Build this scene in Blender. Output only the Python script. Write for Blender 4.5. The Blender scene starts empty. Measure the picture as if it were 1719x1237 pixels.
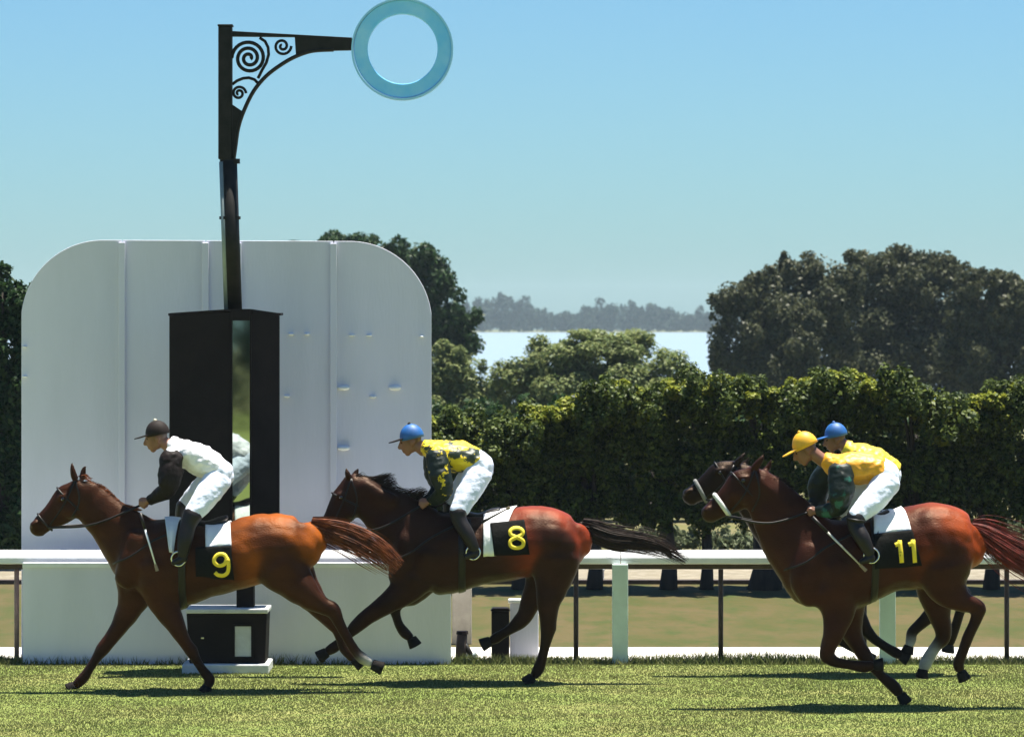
import bpy, bmesh, math, random
import numpy as np
from mathutils import Vector, Matrix
from mathutils.bvhtree import BVHTree
from mathutils import noise as mnoise

random.seed(7)
rng = np.random.default_rng(11)
scene = bpy.context.scene
C = scene.collection

# ------------------------------------------------------------------ camera, world, sun, exposure
F, CX, HZ, CAMH = 6150.0, 859.5, 545.0, 3.0        # focal length in photo pixels, centre column, horizon row, eye height
cam_d = bpy.data.cameras.new('camera')
cam = bpy.data.objects.new('camera', cam_d); C.objects.link(cam)
cam.location = (0, 0, CAMH); cam.rotation_euler = (math.pi/2, 0, 0)
cam_d.sensor_width = 36; cam_d.lens = F/1719*36
cam_d.shift_y = -(618.5-HZ)/1719
cam_d.clip_start = 0.5; cam_d.clip_end = 6000
cam_d.dof.use_dof = True; cam_d.dof.focus_distance = 30.2; cam_d.dof.aperture_fstop = 5.6
scene.camera = cam

SUN = Vector((0.17, 0.12, 0.98)).normalized()
w = bpy.data.worlds.new('World'); scene.world = w; w.use_nodes = True
nt = w.node_tree; bg = nt.nodes['Background']
sky = nt.nodes.new('ShaderNodeTexSky'); sky.sky_type = 'NISHITA'; sky.sun_disc = False
sky.sun_elevation = math.asin(SUN.z); sky.sun_rotation = math.atan2(SUN.x, SUN.y)
sky.altitude = 0; sky.air_density = 1.0; sky.dust_density = 0.5; sky.ozone_density = 1.1
mx = nt.nodes.new('ShaderNodeMix'); mx.data_type = 'RGBA'; mx.blend_type = 'MULTIPLY'; mx.inputs[0].default_value = 1
mx.inputs[7].default_value = (0.435, 0.72, 0.95, 1)
nt.links.new(sky.outputs[0], mx.inputs[6]); nt.links.new(mx.outputs[2], bg.inputs[0])
bg.inputs[1].default_value = 0.055
sd = bpy.data.lights.new('sun', 'SUN'); sd.energy = 5.0; sd.angle = math.radians(0.5); sd.color = (1.0, 0.95, 0.84)
so = bpy.data.objects.new('sun', sd); C.objects.link(so); so.location = (0, 0, 30)
so.rotation_euler = (-SUN).to_track_quat('-Z', 'Y').to_euler()
scene.view_settings.view_transform = 'Standard'; scene.view_settings.look = 'None'
scene.view_settings.exposure = 1.35; scene.view_settings.gamma = 1.0; scene.view_settings.use_curve_mapping = False
scene.cycles.max_bounces = 6; scene.cycles.volume_bounces = 0; scene.cycles.volume_step_rate = 4
scene.cycles.transparent_max_bounces = 4

# ------------------------------------------------------------------ helpers
def at(px, py, Y):
    return Vector(((px-CX)*Y/F, Y, CAMH-(py-HZ)*Y/F))
def gy(py):
    return F*CAMH/(py-HZ)
def gx(px, Y):
    return (px-CX)*Y/F

def tag(o, label=None, cat=None, group=None, kind=None):
    if label: o['label'] = label
    if cat: o['category'] = cat
    if group: o['group'] = group
    if kind: o['kind'] = kind
    return o
def link(o, parent=None):
    C.objects.link(o)
    if parent is not None:
        o.parent = parent
        if parent.type == 'EMPTY' and parent.parent is None:
            o.matrix_parent_inverse = Matrix.Translation(parent.location).inverted()
    return o
def thing(name, loc, label, cat, group=None):
    o = bpy.data.objects.new(name, None); o.location = loc; o.empty_display_size = .2
    C.objects.link(o); return tag(o, label, cat, group)

def mesh_np(name, v, f, mat, parent=None, smooth=False, col=None):
    """v (n,3), f (m,k) arrays -> one mesh object"""
    v = np.asarray(v, dtype=np.float32); f = np.asarray(f, dtype=np.int32)
    me = bpy.data.meshes.new(name)
    k = f.shape[1]
    me.vertices.add(len(v)); me.vertices.foreach_set('co', v.ravel())
    me.loops.add(f.size); me.loops.foreach_set('vertex_index', f.ravel())
    me.polygons.add(len(f)); me.polygons.foreach_set('loop_start', np.arange(0, f.size, k, dtype=np.int32))
    me.polygons.foreach_set('loop_total', np.full(len(f), k, dtype=np.int32))
    if smooth: me.polygons.foreach_set('use_smooth', np.ones(len(f), dtype=bool))
    me.update(calc_edges=True)
    if col is not None: set_col(me, col)
    if mat: me.materials.append(mat)
    return link(bpy.data.objects.new(name, me), parent)
def set_col(me, col):
    a = me.color_attributes.new('tint', 'FLOAT_COLOR', 'POINT')
    c4 = np.ones((len(col), 4), dtype=np.float32); c4[:, :3] = col
    a.data.foreach_set('color', c4.ravel())

class MB:
    """collects boxes, prisms and tubes into one mesh"""
    def __init__(s): s.v = []; s.f = []
    def add(s, v, f):
        o = len(s.v); s.v += [tuple(p) for p in v]; s.f += [tuple(i+o for i in q) for q in f]; return s
    def box(s, x0, x1, y0, y1, z0, z1):
        v = [(x, y, z) for x in (x0, x1) for y in (y0, y1) for z in (z0, z1)]
        return s.add(v, [(0,1,3,2),(4,6,7,5),(0,4,5,1),(2,3,7,6),(0,2,6,4),(1,5,7,3)])
    def prism(s, pts, y0, y1):
        """pts: (x,z) outline, anticlockwise seen from -y"""
        n = len(pts)
        v = [(x, y0, z) for x, z in pts]+[(x, y1, z) for x, z in pts]
        f = [tuple(range(n)), tuple(range(2*n-1, n-1, -1))]+[(i, i+n, (i+1) % n+n, (i+1) % n) for i in range(n)]
        return s.add(v, f)
    def tube(s, pts, r, seg=8, flat=1.0):
        pts = [Vector(p) for p in pts]; n = len(pts)
        rs = r if isinstance(r, (list, tuple)) else [r]*n
        v = []; f = []
        for i, p in enumerate(pts):
            t = (pts[min(i+1, n-1)]-pts[max(i-1, 0)]).normalized()
            a = Vector((0, 1, 0)) if abs(t.y) < .9 else Vector((1, 0, 0))
            u = t.cross(a).normalized(); q = t.cross(u)
            for k in range(seg):
                g = 2*math.pi*k/seg
                v.append(p+u*math.cos(g)*rs[i]+q*math.sin(g)*rs[i]*flat)
        for i in range(n-1):
            for k in range(seg):
                a, b = i*seg+k, i*seg+(k+1) % seg
                f.append((a, b, b+seg, a+seg))
        f.append(tuple(range(seg-1, -1, -1))); f.append(tuple((n-1)*seg+k for k in range(seg)))
        return s.add(v, f)
    def build(s, name, mat, parent=None, smooth=False, bevel=0):
        me = bpy.data.meshes.new(name); me.from_pydata([tuple(p) for p in s.v], [], s.f); me.update()
        bm = bmesh.new(); bm.from_mesh(me); bmesh.ops.recalc_face_normals(bm, faces=bm.faces); bm.to_mesh(me); bm.free()
        if smooth:
            me.polygons.foreach_set('use_smooth', np.array([len(p.vertices) <= 4 for p in me.polygons]))
        if mat: me.materials.append(mat)
        o = link(bpy.data.objects.new(name, me), parent)
        if bevel:
            m = o.modifiers.new('bevel', 'BEVEL'); m.width = bevel; m.segments = 2; m.limit_method = 'ANGLE'
        return o

# ------------------------------------------------------------------ materials
def mat(name, col, rough=.6, noise=0., nscale=8., bump=0., bscale=40., spec=.5, metal=0., col2=None, lo=.35, hi=.65, tint=False, stretch=None, sheen=0., coat=0.):
    m = bpy.data.materials.new(name); m.use_nodes = True
    n = m.node_tree.nodes; l = m.node_tree.links; b = n['Principled BSDF']
    b.inputs['Roughness'].default_value = rough; b.inputs['Metallic'].default_value = metal
    b.inputs['Specular IOR Level'].default_value = spec
    if sheen: b.inputs['Sheen Weight'].default_value = sheen
    if coat: b.inputs['Coat Weight'].default_value = coat; b.inputs['Coat Roughness'].default_value = .2
    tc = n.new('ShaderNodeTexCoord'); src = tc.outputs['Object']
    if stretch:
        mp = n.new('ShaderNodeMapping'); mp.inputs['Scale'].default_value = stretch
        l.new(src, mp.inputs[0]); src = mp.outputs[0]
    base = None
    if tint:
        a = n.new('ShaderNodeAttribute'); a.attribute_name = 'tint'; base = a.outputs['Color']
    if col2 is not None or noise:
        t = n.new('ShaderNodeTexNoise'); t.inputs['Scale'].default_value = nscale; t.inputs['Detail'].default_value = 6; t.inputs['Roughness'].default_value = .62
        l.new(src, t.inputs['Vector'])
        mr = n.new('ShaderNodeMapRange'); mr.inputs[1].default_value = lo; mr.inputs[2].default_value = hi
        l.new(t.outputs['Fac'], mr.inputs[0])
        mix = n.new('ShaderNodeMix'); mix.data_type = 'RGBA'; l.new(mr.outputs[0], mix.inputs[0])
        if base is not None:
            sc = n.new('ShaderNodeMix'); sc.data_type = 'RGBA'; sc.blend_type = 'MULTIPLY'; sc.inputs[0].default_value = 1
            l.new(base, sc.inputs[6]); sc.inputs[7].default_value = (1-noise,)*3+(1,)
            l.new(base, mix.inputs[7]); l.new(sc.outputs[2], mix.inputs[6])
        else:
            c2 = col2 if col2 is not None else tuple(c*(1-noise) for c in col)
            mix.inputs[6].default_value = (*col, 1); mix.inputs[7].default_value = (*c2, 1)
        l.new(mix.outputs[2], b.inputs['Base Color'])
    elif base is not None: l.new(base, b.inputs['Base Color'])
    else: b.inputs['Base Color'].default_value = (*col, 1)
    if bump:
        t2 = n.new('ShaderNodeTexNoise'); t2.inputs['Scale'].default_value = bscale; t2.inputs['Detail'].default_value = 5
        l.new(src, t2.inputs['Vector'])
        bp = n.new('ShaderNodeBump'); bp.inputs['Strength'].default_value = bump; bp.inputs['Distance'].default_value = .02
        l.new(t2.outputs['Fac'], bp.inputs['Height']); l.new(bp.outputs[0], b.inputs['Normal'])
    return m

def leaf_mat(name, dark, light, rough=.55, trans=.35, patch=0.):
    m = bpy.data.materials.new(name); m.use_nodes = True
    n = m.node_tree.nodes; l = m.node_tree.links; b = n['Principled BSDF']; out = n['Material Output']
    g = n.new('ShaderNodeNewGeometry')
    mix = n.new('ShaderNodeMix'); mix.data_type = 'RGBA'
    mix.inputs[6].default_value = (*dark, 1); mix.inputs[7].default_value = (*light, 1)
    if patch:
        tc = n.new('ShaderNodeTexCoord'); t = n.new('ShaderNodeTexNoise'); t.inputs['Scale'].default_value = patch; t.inputs['Detail'].default_value = 4
        l.new(tc.outputs['Object'], t.inputs['Vector'])
        mr = n.new('ShaderNodeMapRange'); mr.inputs[1].default_value = .32; mr.inputs[2].default_value = .68; l.new(t.outputs['Fac'], mr.inputs[0])
        av = n.new('ShaderNodeMath'); av.operation = 'MULTIPLY_ADD'; av.inputs[1].default_value = .55
        h = n.new('ShaderNodeMath'); h.operation = 'MULTIPLY'; h.inputs[1].default_value = .45
        l.new(g.outputs['Random Per Island'], h.inputs[0]); l.new(mr.outputs[0], av.inputs[0]); l.new(h.outputs[0], av.inputs[2])
        l.new(av.outputs[0], mix.inputs[0])
    else:
        l.new(g.outputs['Random Per Island'], mix.inputs[0])
    l.new(mix.outputs[2], b.inputs['Base Color']); b.inputs['Roughness'].default_value = rough
    b.inputs['Specular IOR Level'].default_value = .15
    tr = n.new('ShaderNodeBsdfTranslucent'); l.new(mix.outputs[2], tr.inputs['Color'])
    ms = n.new('ShaderNodeMixShader'); ms.inputs[0].default_value = trans
    l.new(b.outputs[0], ms.inputs[1]); l.new(tr.outputs[0], ms.inputs[2]); l.new(ms.outputs[0], out.inputs['Surface'])
    return m

M = {}
M['white_panel'] = mat('white_panel', (.70, .685, .78), .55, col2=(.60, .595, .67), nscale=1.8, bump=.12, bscale=40, stretch=(1.2, 1, .22), lo=.3, hi=.75)
M['white_paint'] = mat('white_paint', (.82, .82, .82), .42, noise=.12, nscale=5, bump=.1, bscale=70)
M['green_white'] = mat('green_white', (.62, .74, .68), .5, noise=.15, nscale=4)
M['concrete'] = mat('concrete', (.62, .63, .64), .8, noise=.25, nscale=6, bump=.3)
M['beige'] = mat('beige', (.42, .38, .30), .8, noise=.25, nscale=6, bump=.3)
M['black_paint'] = mat('black_paint', (.008, .005, .006), .6, col2=(.014, .009, .010), nscale=3, bump=.1, spec=.12)
M['iron'] = mat('iron', (.008, .008, .007), .5, col2=(.018, .016, .015), nscale=10, spec=.15)
M['grey_metal'] = mat('grey_metal', (.25, .30, .30), .45, noise=.2, metal=.3)
M['rust_post'] = mat('rust_post', (.05, .03, .025), .7, noise=.4, nscale=20)
M['pink_post'] = mat('pink_post', (.30, .19, .17), .7, noise=.3, nscale=14)
M['ring_blue'] = mat('ring_blue', (.13, .52, .96), .35, col2=(.28, .64, .97), nscale=3)
M['ring_pale'] = mat('ring_pale', (.28, .60, .90), .4)
M['mirror'] = mat('mirror', (.34, .40, .36), .03, metal=1.0)
M['hoof'] = mat('hoof', (.014, .011, .010), .8, spec=.1)
M['eye'] = mat('eye', (.008, .006, .005), .08)
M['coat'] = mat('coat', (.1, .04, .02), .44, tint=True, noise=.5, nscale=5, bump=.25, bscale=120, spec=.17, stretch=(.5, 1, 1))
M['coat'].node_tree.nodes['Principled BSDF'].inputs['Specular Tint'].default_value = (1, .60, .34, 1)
M['hair_dark'] = mat('hair_dark', (.016, .010, .008), .6, spec=.15, col2=(.035, .018, .012), nscale=20)
M['hair_chestnut'] = mat('hair_chestnut', (.22, .060, .016), .6, spec=.15, col2=(.06, .020, .011), nscale=14)
M['hair_red'] = mat('hair_red', (.22, .035, .025), .6, spec=.15, col2=(.06, .016, .012), nscale=14)
M['leather'] = mat('leather', (.010, .007, .006), .45, spec=.3, noise=.3)
M['tan_strap'] = mat('tan_strap', (.30, .22, .14), .6, noise=.2)
M['white_cloth'] = mat('white_cloth', (.80, .80, .80), .85, noise=.08, nscale=9, bump=.4, bscale=25)
M['black_cloth'] = mat('black_cloth', (.007, .007, .006), .85, spec=.1, noise=.2, nscale=12, bump=.3, bscale=30)
M['yellow_print'] = mat('yellow_print', (.82, .62, .03), .7, noise=.1)
M['sheepskin'] = mat('sheepskin', (.78, .77, .74), .95, noise=.2, nscale=60, bump=.8, bscale=140)
M['sheepskin_grey'] = mat('sheepskin_grey', (.26, .26, .25), .95, noise=.3, nscale=60, bump=.8, bscale=140)
M['steel'] = mat('steel', (.6, .6, .6), .25, metal=1)
M['whip'] = mat('whip', (.62, .58, .52), .5, noise=.4, nscale=18)
M['whip_dark'] = mat('whip_dark', (.03, .022, .02), .5)
M['skin'] = mat('skin', (.40, .21, .14), .5, tint=True, noise=.12, nscale=18)
M['breeches'] = mat('breeches', (.72, .77, .92), .7, noise=.06, nscale=9, bump=.5, bscale=16)
M['silk_white'] = mat('silk_white', (.82, .80, .84), .55, noise=.07, nscale=8, bump=.7, bscale=13)
M['silk_black'] = mat('silk_black', (.012, .007, .006), .6, spec=.15, noise=.3, bump=.6, bscale=14)
M['silk_yellow'] = mat('silk_yellow', (.78, .56, .012), .5, col2=(.02, .032, .014), nscale=9, lo=.52, hi=.545, bump=.6, bscale=14)
M['silk_amber'] = mat('silk_amber', (.70, .32, .010), .5, col2=(.42, .20, .015), nscale=10, lo=.55, hi=.72, bump=.6, bscale=14)
M['silk_lemon'] = mat('silk_lemon', (.72, .56, .03), .5, noise=.2, nscale=8, bump=.6, bscale=14)
M['silk_green'] = mat('silk_green', (.008, .015, .011), .5, spec=.25, col2=(.60, .45, .02), nscale=10, lo=.585, hi=.605, bump=.6, bscale=14)
M['silk_bottle'] = mat('silk_bottle', (.008, .014, .011), .5, spec=.25, col2=(.02, .10, .075), nscale=9, lo=.58, hi=.64, bump=.6, bscale=14)
M['cap_dark'] = mat('cap_dark', (.016, .009, .007), .7, spec=.2, noise=.3)
M['cap_pale'] = mat('cap_pale', (.6, .55, .40), .6)
M['cap_blue'] = mat('cap_blue', (.012, .11, .36), .55, noise=.25, nscale=14)
M['cap_yellow'] = mat('cap_yellow', (.78, .40, .010), .55, noise=.2, nscale=14)
M['bark'] = mat('bark', (.030, .022, .018), .9, noise=.5, nscale=9, bump=.8, bscale=20, stretch=(1, 1, .25))
M['bark_pale'] = mat('bark_pale', (.14, .11, .09), .9, noise=.5, nscale=9, bump=.8, bscale=20, stretch=(1, 1, .25))

# ------------------------------------------------------------------ setting
def sheet(name, x0, x1, y0, y1, z, m, nx=1, ny=1):
    xs = np.linspace(x0, x1, nx+1); ys = np.linspace(y0, y1, ny+1)
    v = np.array([(x, y, z) for y in ys for x in xs])
    f = np.array([(j*(nx+1)+i, j*(nx+1)+i+1, (j+1)*(nx+1)+i+1, (j+1)*(nx+1)+i) for j in range(ny) for i in range(nx)])
    return tag(mesh_np(name, v, f, m), kind='structure')
def ground_mat(name, c1, c2, c3, s1, s2, bump=.5, stretch=(1, 1, 1)):
    m = bpy.data.materials.new(name); m.use_nodes = True
    n = m.node_tree.nodes; l = m.node_tree.links; b = n['Principled BSDF']; b.inputs['Roughness'].default_value = .95
    b.inputs['Specular IOR Level'].default_value = .1
    tc = n.new('ShaderNodeTexCoord'); mp = n.new('ShaderNodeMapping'); mp.inputs['Scale'].default_value = stretch; l.new(tc.outputs['Object'], mp.inputs[0])
    def noise(s, lo, hi):
        t = n.new('ShaderNodeTexNoise'); t.inputs['Scale'].default_value = s; t.inputs['Detail'].default_value = 8; t.inputs['Roughness'].default_value = .65
        l.new(mp.outputs[0], t.inputs['Vector'])
        r = n.new('ShaderNodeMapRange'); r.inputs[1].default_value = lo; r.inputs[2].default_value = hi; l.new(t.outputs['Fac'], r.inputs[0]); return r.outputs[0], t
    a, t1 = noise(s1, .38, .62); c, t2 = noise(s2, .45, .7)
    m1 = n.new('ShaderNodeMix'); m1.data_type = 'RGBA'; m1.inputs[6].default_value = (*c1, 1); m1.inputs[7].default_value = (*c2, 1); l.new(a, m1.inputs[0])
    m2 = n.new('ShaderNodeMix'); m2.data_type = 'RGBA'; m2.inputs[7].default_value = (*c3, 1); l.new(m1.outputs[2], m2.inputs[6]); l.new(c, m2.inputs[0])
    l.new(m2.outputs[2], b.inputs['Base Color'])
    bp = n.new('ShaderNodeBump'); bp.inputs['Strength'].default_value = bump; bp.inputs['Distance'].default_value = .03
    l.new(t2.outputs['Fac'], bp.inputs['Height']); l.new(bp.outputs[0], b.inputs['Normal'])
    return m
gm_far = ground_mat('far_grass', (.09, .11, .035), (.13, .12, .05), (.16, .13, .08), .15, 1.2)
gm_field = ground_mat('dry_field', (.066, .064, .022), (.098, .074, .036), (.046, .062, .018), .9, 4.0, stretch=(.7, .3, 1))
gm_turf = ground_mat('turf', (.16, .20, .05), (.21, .21, .07), (.14, .19, .045), .8, 6, stretch=(.6, 1, 1))
gm_sand = ground_mat('pale_sand', (.66, .63, .58), (.58, .55, .49), (.72, .69, .64), 1.5, 9)
gm_road = ground_mat('pale_road', (.21, .18, .13), (.17, .15, .11), (.28, .25, .20), .8, 5)
sheet('ground', -900, 900, -400, 2100, 0, gm_far)
sheet('grass_field', -30, 30, gy(1087), 42.3, .004, gm_field)
sheet('sand_path', -30, 30, 32.1, gy(1087), .006, gm_sand)
sheet('turf_track', -60, 60, -60, 32.62, .010, gm_turf)
sheet('far_road', -40, 40, 42.5, 45.2, .006, gm_road)
kb = MB().box(-40, 40, 42.32, 42.48, .0, .05); tag(kb.build('kerb', M['rust_post']), kind='structure')
# the lake, its glare put into the pale base colour
wm = bpy.data.materials.new('lake_water'); wm.use_nodes = True
b_ = wm.node_tree.nodes['Principled BSDF']; b_.inputs['Base Color'].default_value = (.25, .31, .35, 1); b_.inputs['Roughness'].default_value = .28; b_.inputs['IOR'].default_value = 1.33
tn = wm.node_tree.nodes.new('ShaderNodeTexNoise'); tn.inputs['Scale'].default_value = 1.5; tn.inputs['Detail'].default_value = 4
tcn = wm.node_tree.nodes.new('ShaderNodeTexCoord'); wm.node_tree.links.new(tcn.outputs['Object'], tn.inputs['Vector'])
bpn = wm.node_tree.nodes.new('ShaderNodeBump'); bpn.inputs['Strength'].default_value = .3; bpn.inputs['Distance'].default_value = .3
wm.node_tree.links.new(tn.outputs['Fac'], bpn.inputs['Height']); wm.node_tree.links.new(bpn.outputs[0], b_.inputs['Normal'])
sheet('lake_water', -600, 600, 132, 1390, .05, wm)

# ------------------------------------------------------------------ grass
def blades(n, x0, x1, y0, y1, h0, h1, wd, z=0.01, clump=0.):
    p = np.column_stack([rng.uniform(x0, x1, n), rng.uniform(y0, y1, n), np.full(n, z)])
    a = rng.uniform(0, 2*np.pi, n); h = rng.uniform(h0, h1, n)*(1+clump*np.sin(p[:, 0]*2.1+3*np.sin(p[:, 1]*1.7))*np.sin(p[:, 1]*2.9+p[:, 0]*.7))
    d = np.column_stack([np.cos(a), np.sin(a), np.zeros(n)])*(wd*rng.uniform(.6, 1.3, n))[:, None]
    le = np.column_stack([rng.normal(0, .5, n), rng.normal(0, .5, n), np.ones(n)])*h[:, None]
    v = np.empty((n, 3, 3)); v[:, 0] = p-d; v[:, 1] = p+d; v[:, 2] = p+le
    return v.reshape(-1, 3), np.arange(n*3).reshape(-1, 3)
gl = leaf_mat('grass_blade', (.095, .132, .037), (.182, .170, .068), .7, .3, patch=.55)
v1, f1 = blades(260000, -5.3, 5.3, 26.2, 32.62,   .006, .017, .0045, clump=.3)
v2, f2 = blades(16000, -5.6, 5.6, 32.2, 32.75, .03, .085, .005, clump=.45)
tag(mesh_np('turf_grass', np.vstack([v1, v2]), np.vstack([f1, f2+len(v1)]), gl), 'short mown green turf the horses gallop over', 'grass', kind='stuff')
# ------------------------------------------------------------------ trees
def leaf_quads(blobs, n, size, up=.25, core=.2, sub=16, subr=(.22, .42), squash=.85):
    """leaf quads clustered in small clumps over ellipsoids (c, r)"""
    cl = []
    for c, r in blobs:
        for _ in range(sub):
            d = rng.normal(size=3); d /= np.linalg.norm(d)
            q = rng.uniform(.62, .95)
            cl.append((np.array(c)+d*np.array(r)*q, np.array(r)*rng.uniform(*subr), 1.0))
        cl.append((np.array(c), np.array(r)*.8, core*sub))
    wts = np.array([k[2]*(k[1].prod()**(2/3)) if k[2] == 1.0 else k[2]*((k[1]*.35).prod()**(2/3)) for k in cl]); wts /= wts.sum()
    idx = rng.choice(len(cl), n, p=wts)
    cc = np.array([k[0] for k in cl])[idx]; rr = np.array([k[1] for k in cl])[idx]
    d = rng.normal(size=(n, 3)); d /= np.linalg.norm(d, axis=1)[:, None]
    q = rng.uniform(.25, 1.05, n)**.6
    p = cc+d*rr*q[:, None]
    nn = d*.6+rng.normal(size=(n, 3))*.55; nn[:, 2] += up; nn /= np.linalg.norm(nn, axis=1)[:, None]
    t = np.cross(nn, rng.normal(size=(n, 3))); t /= np.linalg.norm(t, axis=1)[:, None]
    bt = np.cross(nn, t); s = (size*rng.uniform(.55, 1.35, n))[:, None]
    v = np.empty((n, 4, 3)); v[:, 0] = p-t*s*.55; v[:, 1] = p-bt*s*.32; v[:, 2] = p+t*s*.55; v[:, 3] = p+bt*s*.32
    v[:, 0] -= nn*s*.12; v[:, 2] -= nn*s*.12
    keep = v[:, :, 2].min(axis=1) > .02
    v = v[keep]; n = len(v)
    return v.reshape(-1, 3), np.arange(n*4).reshape(-1, 4)

def tree(name, label, cat, Y, blobs, n, size, lm, trunk=None, group=None, bark='bark', depth=.8, up=.25, limbs=5, sub=16, core=.2, subr=(.22, .42), trunk_dy=0.):
    """blobs: (px,py,rx,ry[,dY]) in photo pixels at distance Y; trunk: (px, radius m)"""
    s = Y/F; bl = []
    for b in blobs:
        c = at(b[0], b[1], Y); c.y += b[4] if len(b) > 4 else 0
        bl.append((tuple(c), (b[2]*s, b[2]*s*depth, b[3]*s)))
    tx = gx(trunk[0], Y) if trunk else bl[0][0][0]
    root = thing(name, (tx, Y, 0), label, cat, group)
    v, f = leaf_quads(bl, n, size, up, core, sub, subr)
    mesh_np('crown' if trunk else 'foliage', v, f, lm, root)
    mb = MB()
    tr = trunk[1] if trunk else .05
    zt = max(b[0][2] for b in bl)
    cmx = sum(b[0][0] for b in bl)/len(bl)
    pts = [(tx, Y, -.05), (tx+tr*.2, Y, zt*.12), (tx+(cmx-tx)*.15, Y, zt*.4), (tx+(cmx-tx)*.5, Y, zt*.85)]
    mb.tube(pts, [tr*1.35, tr, tr*.8, tr*.3], 9)
    for k in range(min(limbs, len(bl)*2)):
        c = bl[k % len(bl)][0]; st = Vector(pts[2]).lerp(Vector(pts[1]), random.random())
        e = Vector(c)+Vector((random.uniform(-.5, .5), random.uniform(-.5, .5), random.uniform(-.2, .5)))*bl[k % len(bl)][1][0]
        md = st.lerp(e, .5)+Vector((0, 0, (e-st).length*.08))
        mb.tube([st, md, e], [tr*.5, tr*.32, tr*.1], 6)
    if trunk_dy:
        mb.v = [(x_, y_+trunk_dy*min(1, max(0, z_-.35)/.5), z_) for x_, y_, z_ in mb.v]
    mb.build('trunk' if trunk else 'stem', M[bark], root, smooth=True)
    return root

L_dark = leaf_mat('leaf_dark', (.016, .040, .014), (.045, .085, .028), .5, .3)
L_elm = leaf_mat('leaf_grey', (.038, .046, .022), (.100, .104, .052), .5, .25)
L_hedge = leaf_mat('leaf_hedge', (.014, .030, .008), (.105, .135, .024), .5, .18)
L_sunlit = leaf_mat('leaf_sunlit', (.06, .095, .010), (.30, .31, .034), .5, .3)  # hedge leaf with sunlight put into its brighter colour
L_bush = leaf_mat('leaf_bush', (.095, .140, .045), (.25, .275, .105), .5, .35)
L_pale = leaf_mat('leaf_pale', (.09, .115, .055), (.19, .21, .12), .6, .3)
L_wood = leaf_mat('leaf_wood', (.012, .034, .026), (.030, .056, .038), .6, .25)

# far wood across the lake: one mass
bl = []
prof = [(-400, 505), (0, 500), (400, 512), (640, 505), (700, 515), (790, 500), (830, 494), (858, 492), (890, 508), (930, 519), (975, 522), (1000, 507), (1030, 502), (1060, 506), (1100, 512), (1160, 520), (1200, 522), (1400, 505), (1800, 500), (2200, 508)]
for k in range(150):
    px = -400+2600*k/149+rng.uniform(-6, 6); top = np.interp(px, [p[0] for p in prof], [p[1] for p in prof])+rng.uniform(-1, 3)
    Y = 1402+rng.uniform(0, 22); s = Y/F
    h = 3.0-(top-HZ)*s; c = (gx(px, Y), Y, h*.55); bl.append((c, (rng.uniform(3.8, 6.0), 3.5, h*.47)))
    bl.append(((c[0]+rng.uniform(-2, 2), Y-3, 2.6), (3.4, 2.5, 3.0))); bl.append(((c[0]+rng.uniform(-2, 2), Y-2, h*.5), (3.6, 2.5, h*.40)))
v, f = leaf_quads(bl, 110000, 1.5, sub=10, core=.5)
tag(mesh_np('far_wood', v, f, L_wood), 'hazy blue wood along the far shore of the lake', 'wood', kind='stuff')

G_right = 'tall trees behind the hedge on the right'
tree('broadleaf_tree', 'dark tree with a ragged gappy crown at the lake edge', 'tree', 117,
     [(1250, 560, 62, 75), (1225, 590, 45, 55), (1290, 520, 50, 75), (1262, 500, 34, 40), (1310, 600, 70, 80), (1212, 520, 26, 34), (1240, 640, 60, 50), (1330, 560, 50, 70)], 30000, .14, L_elm, (1262, .2), G_right)
tree('broadleaf_tree', 'dark tree with two pointed tops next to the ragged lakeside tree', 'tree', 120,
     [(1318, 470, 30, 46), (1380, 465, 40, 48), (1350, 530, 75, 80), (1370, 600, 80, 80), (1330, 500, 50, 55), (1410, 520, 50, 70)], 30000, .14, L_elm, (1350, .2), G_right)
tree('broadleaf_tree', 'great domed dark tree, tallest of those behind the hedge', 'tree', 125,
     [(1470, 470, 60, 55), (1540, 468, 68, 54), (1450, 540, 75, 85), (1540, 550, 95, 95), (1500, 625, 115, 85), (1595, 500, 55, 55), (1440, 450, 32, 36), (1600, 600, 85, 85), (1500, 450, 40, 38), (1575, 455, 40, 36)], 56000, .15, L_elm, (1515, .25), G_right)
tree('broadleaf_tree', 'dark tree whose sloping crown falls away from the great domed tree', 'tree', 119,
     [(1650, 495, 50, 55), (1690, 540, 55, 65), (1650, 590, 75, 85), (1720, 600, 55, 85), (1740, 560, 45, 60), (1620, 540, 40, 60), (1700, 505, 50, 48), (1745, 515, 40, 45)], 36000, .15, L_elm, (1670, .2), G_right)
tree('broadleaf_tree', 'dense dark green tree rising behind the curved corner of the white board', 'tree', 119,
     [(560, 420, 48, 32), (610, 425, 50, 34), (690, 440, 48, 42), (715, 475, 50, 55), (740, 520, 50, 55), (760, 560, 48, 50), (650, 520, 90, 100), (720, 590, 70, 60), (560, 540, 90, 100), (782, 545, 28, 34)], 34000, .17, L_dark, (650, .25))
tree('broadleaf_tree', 'slim dark tree showing just a tip over the flat top of the white board', 'tree', 124, [(494, 412, 14, 10), (494, 470, 40, 55), (480, 560, 60, 80)], 7000, .17, L_dark, (490, .15))
tree('broadleaf_tree', 'tall dark tree beside the left edge of the white board', 'tree', 45,
     [(10, 500, 36, 50), (45, 540, 30, 65), (5, 590, 55, 75), (30, 660, 50, 75), (-10, 740, 60, 80), (25, 800, 45, 80), (-60, 600, 60, 110), (15, 880, 60, 60), (-40, 860, 60, 70), (25, 690, 40, 90), (28, 780, 38, 90), (20, 890, 45, 50)], 34000, .085, L_dark, (5, .12))
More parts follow.
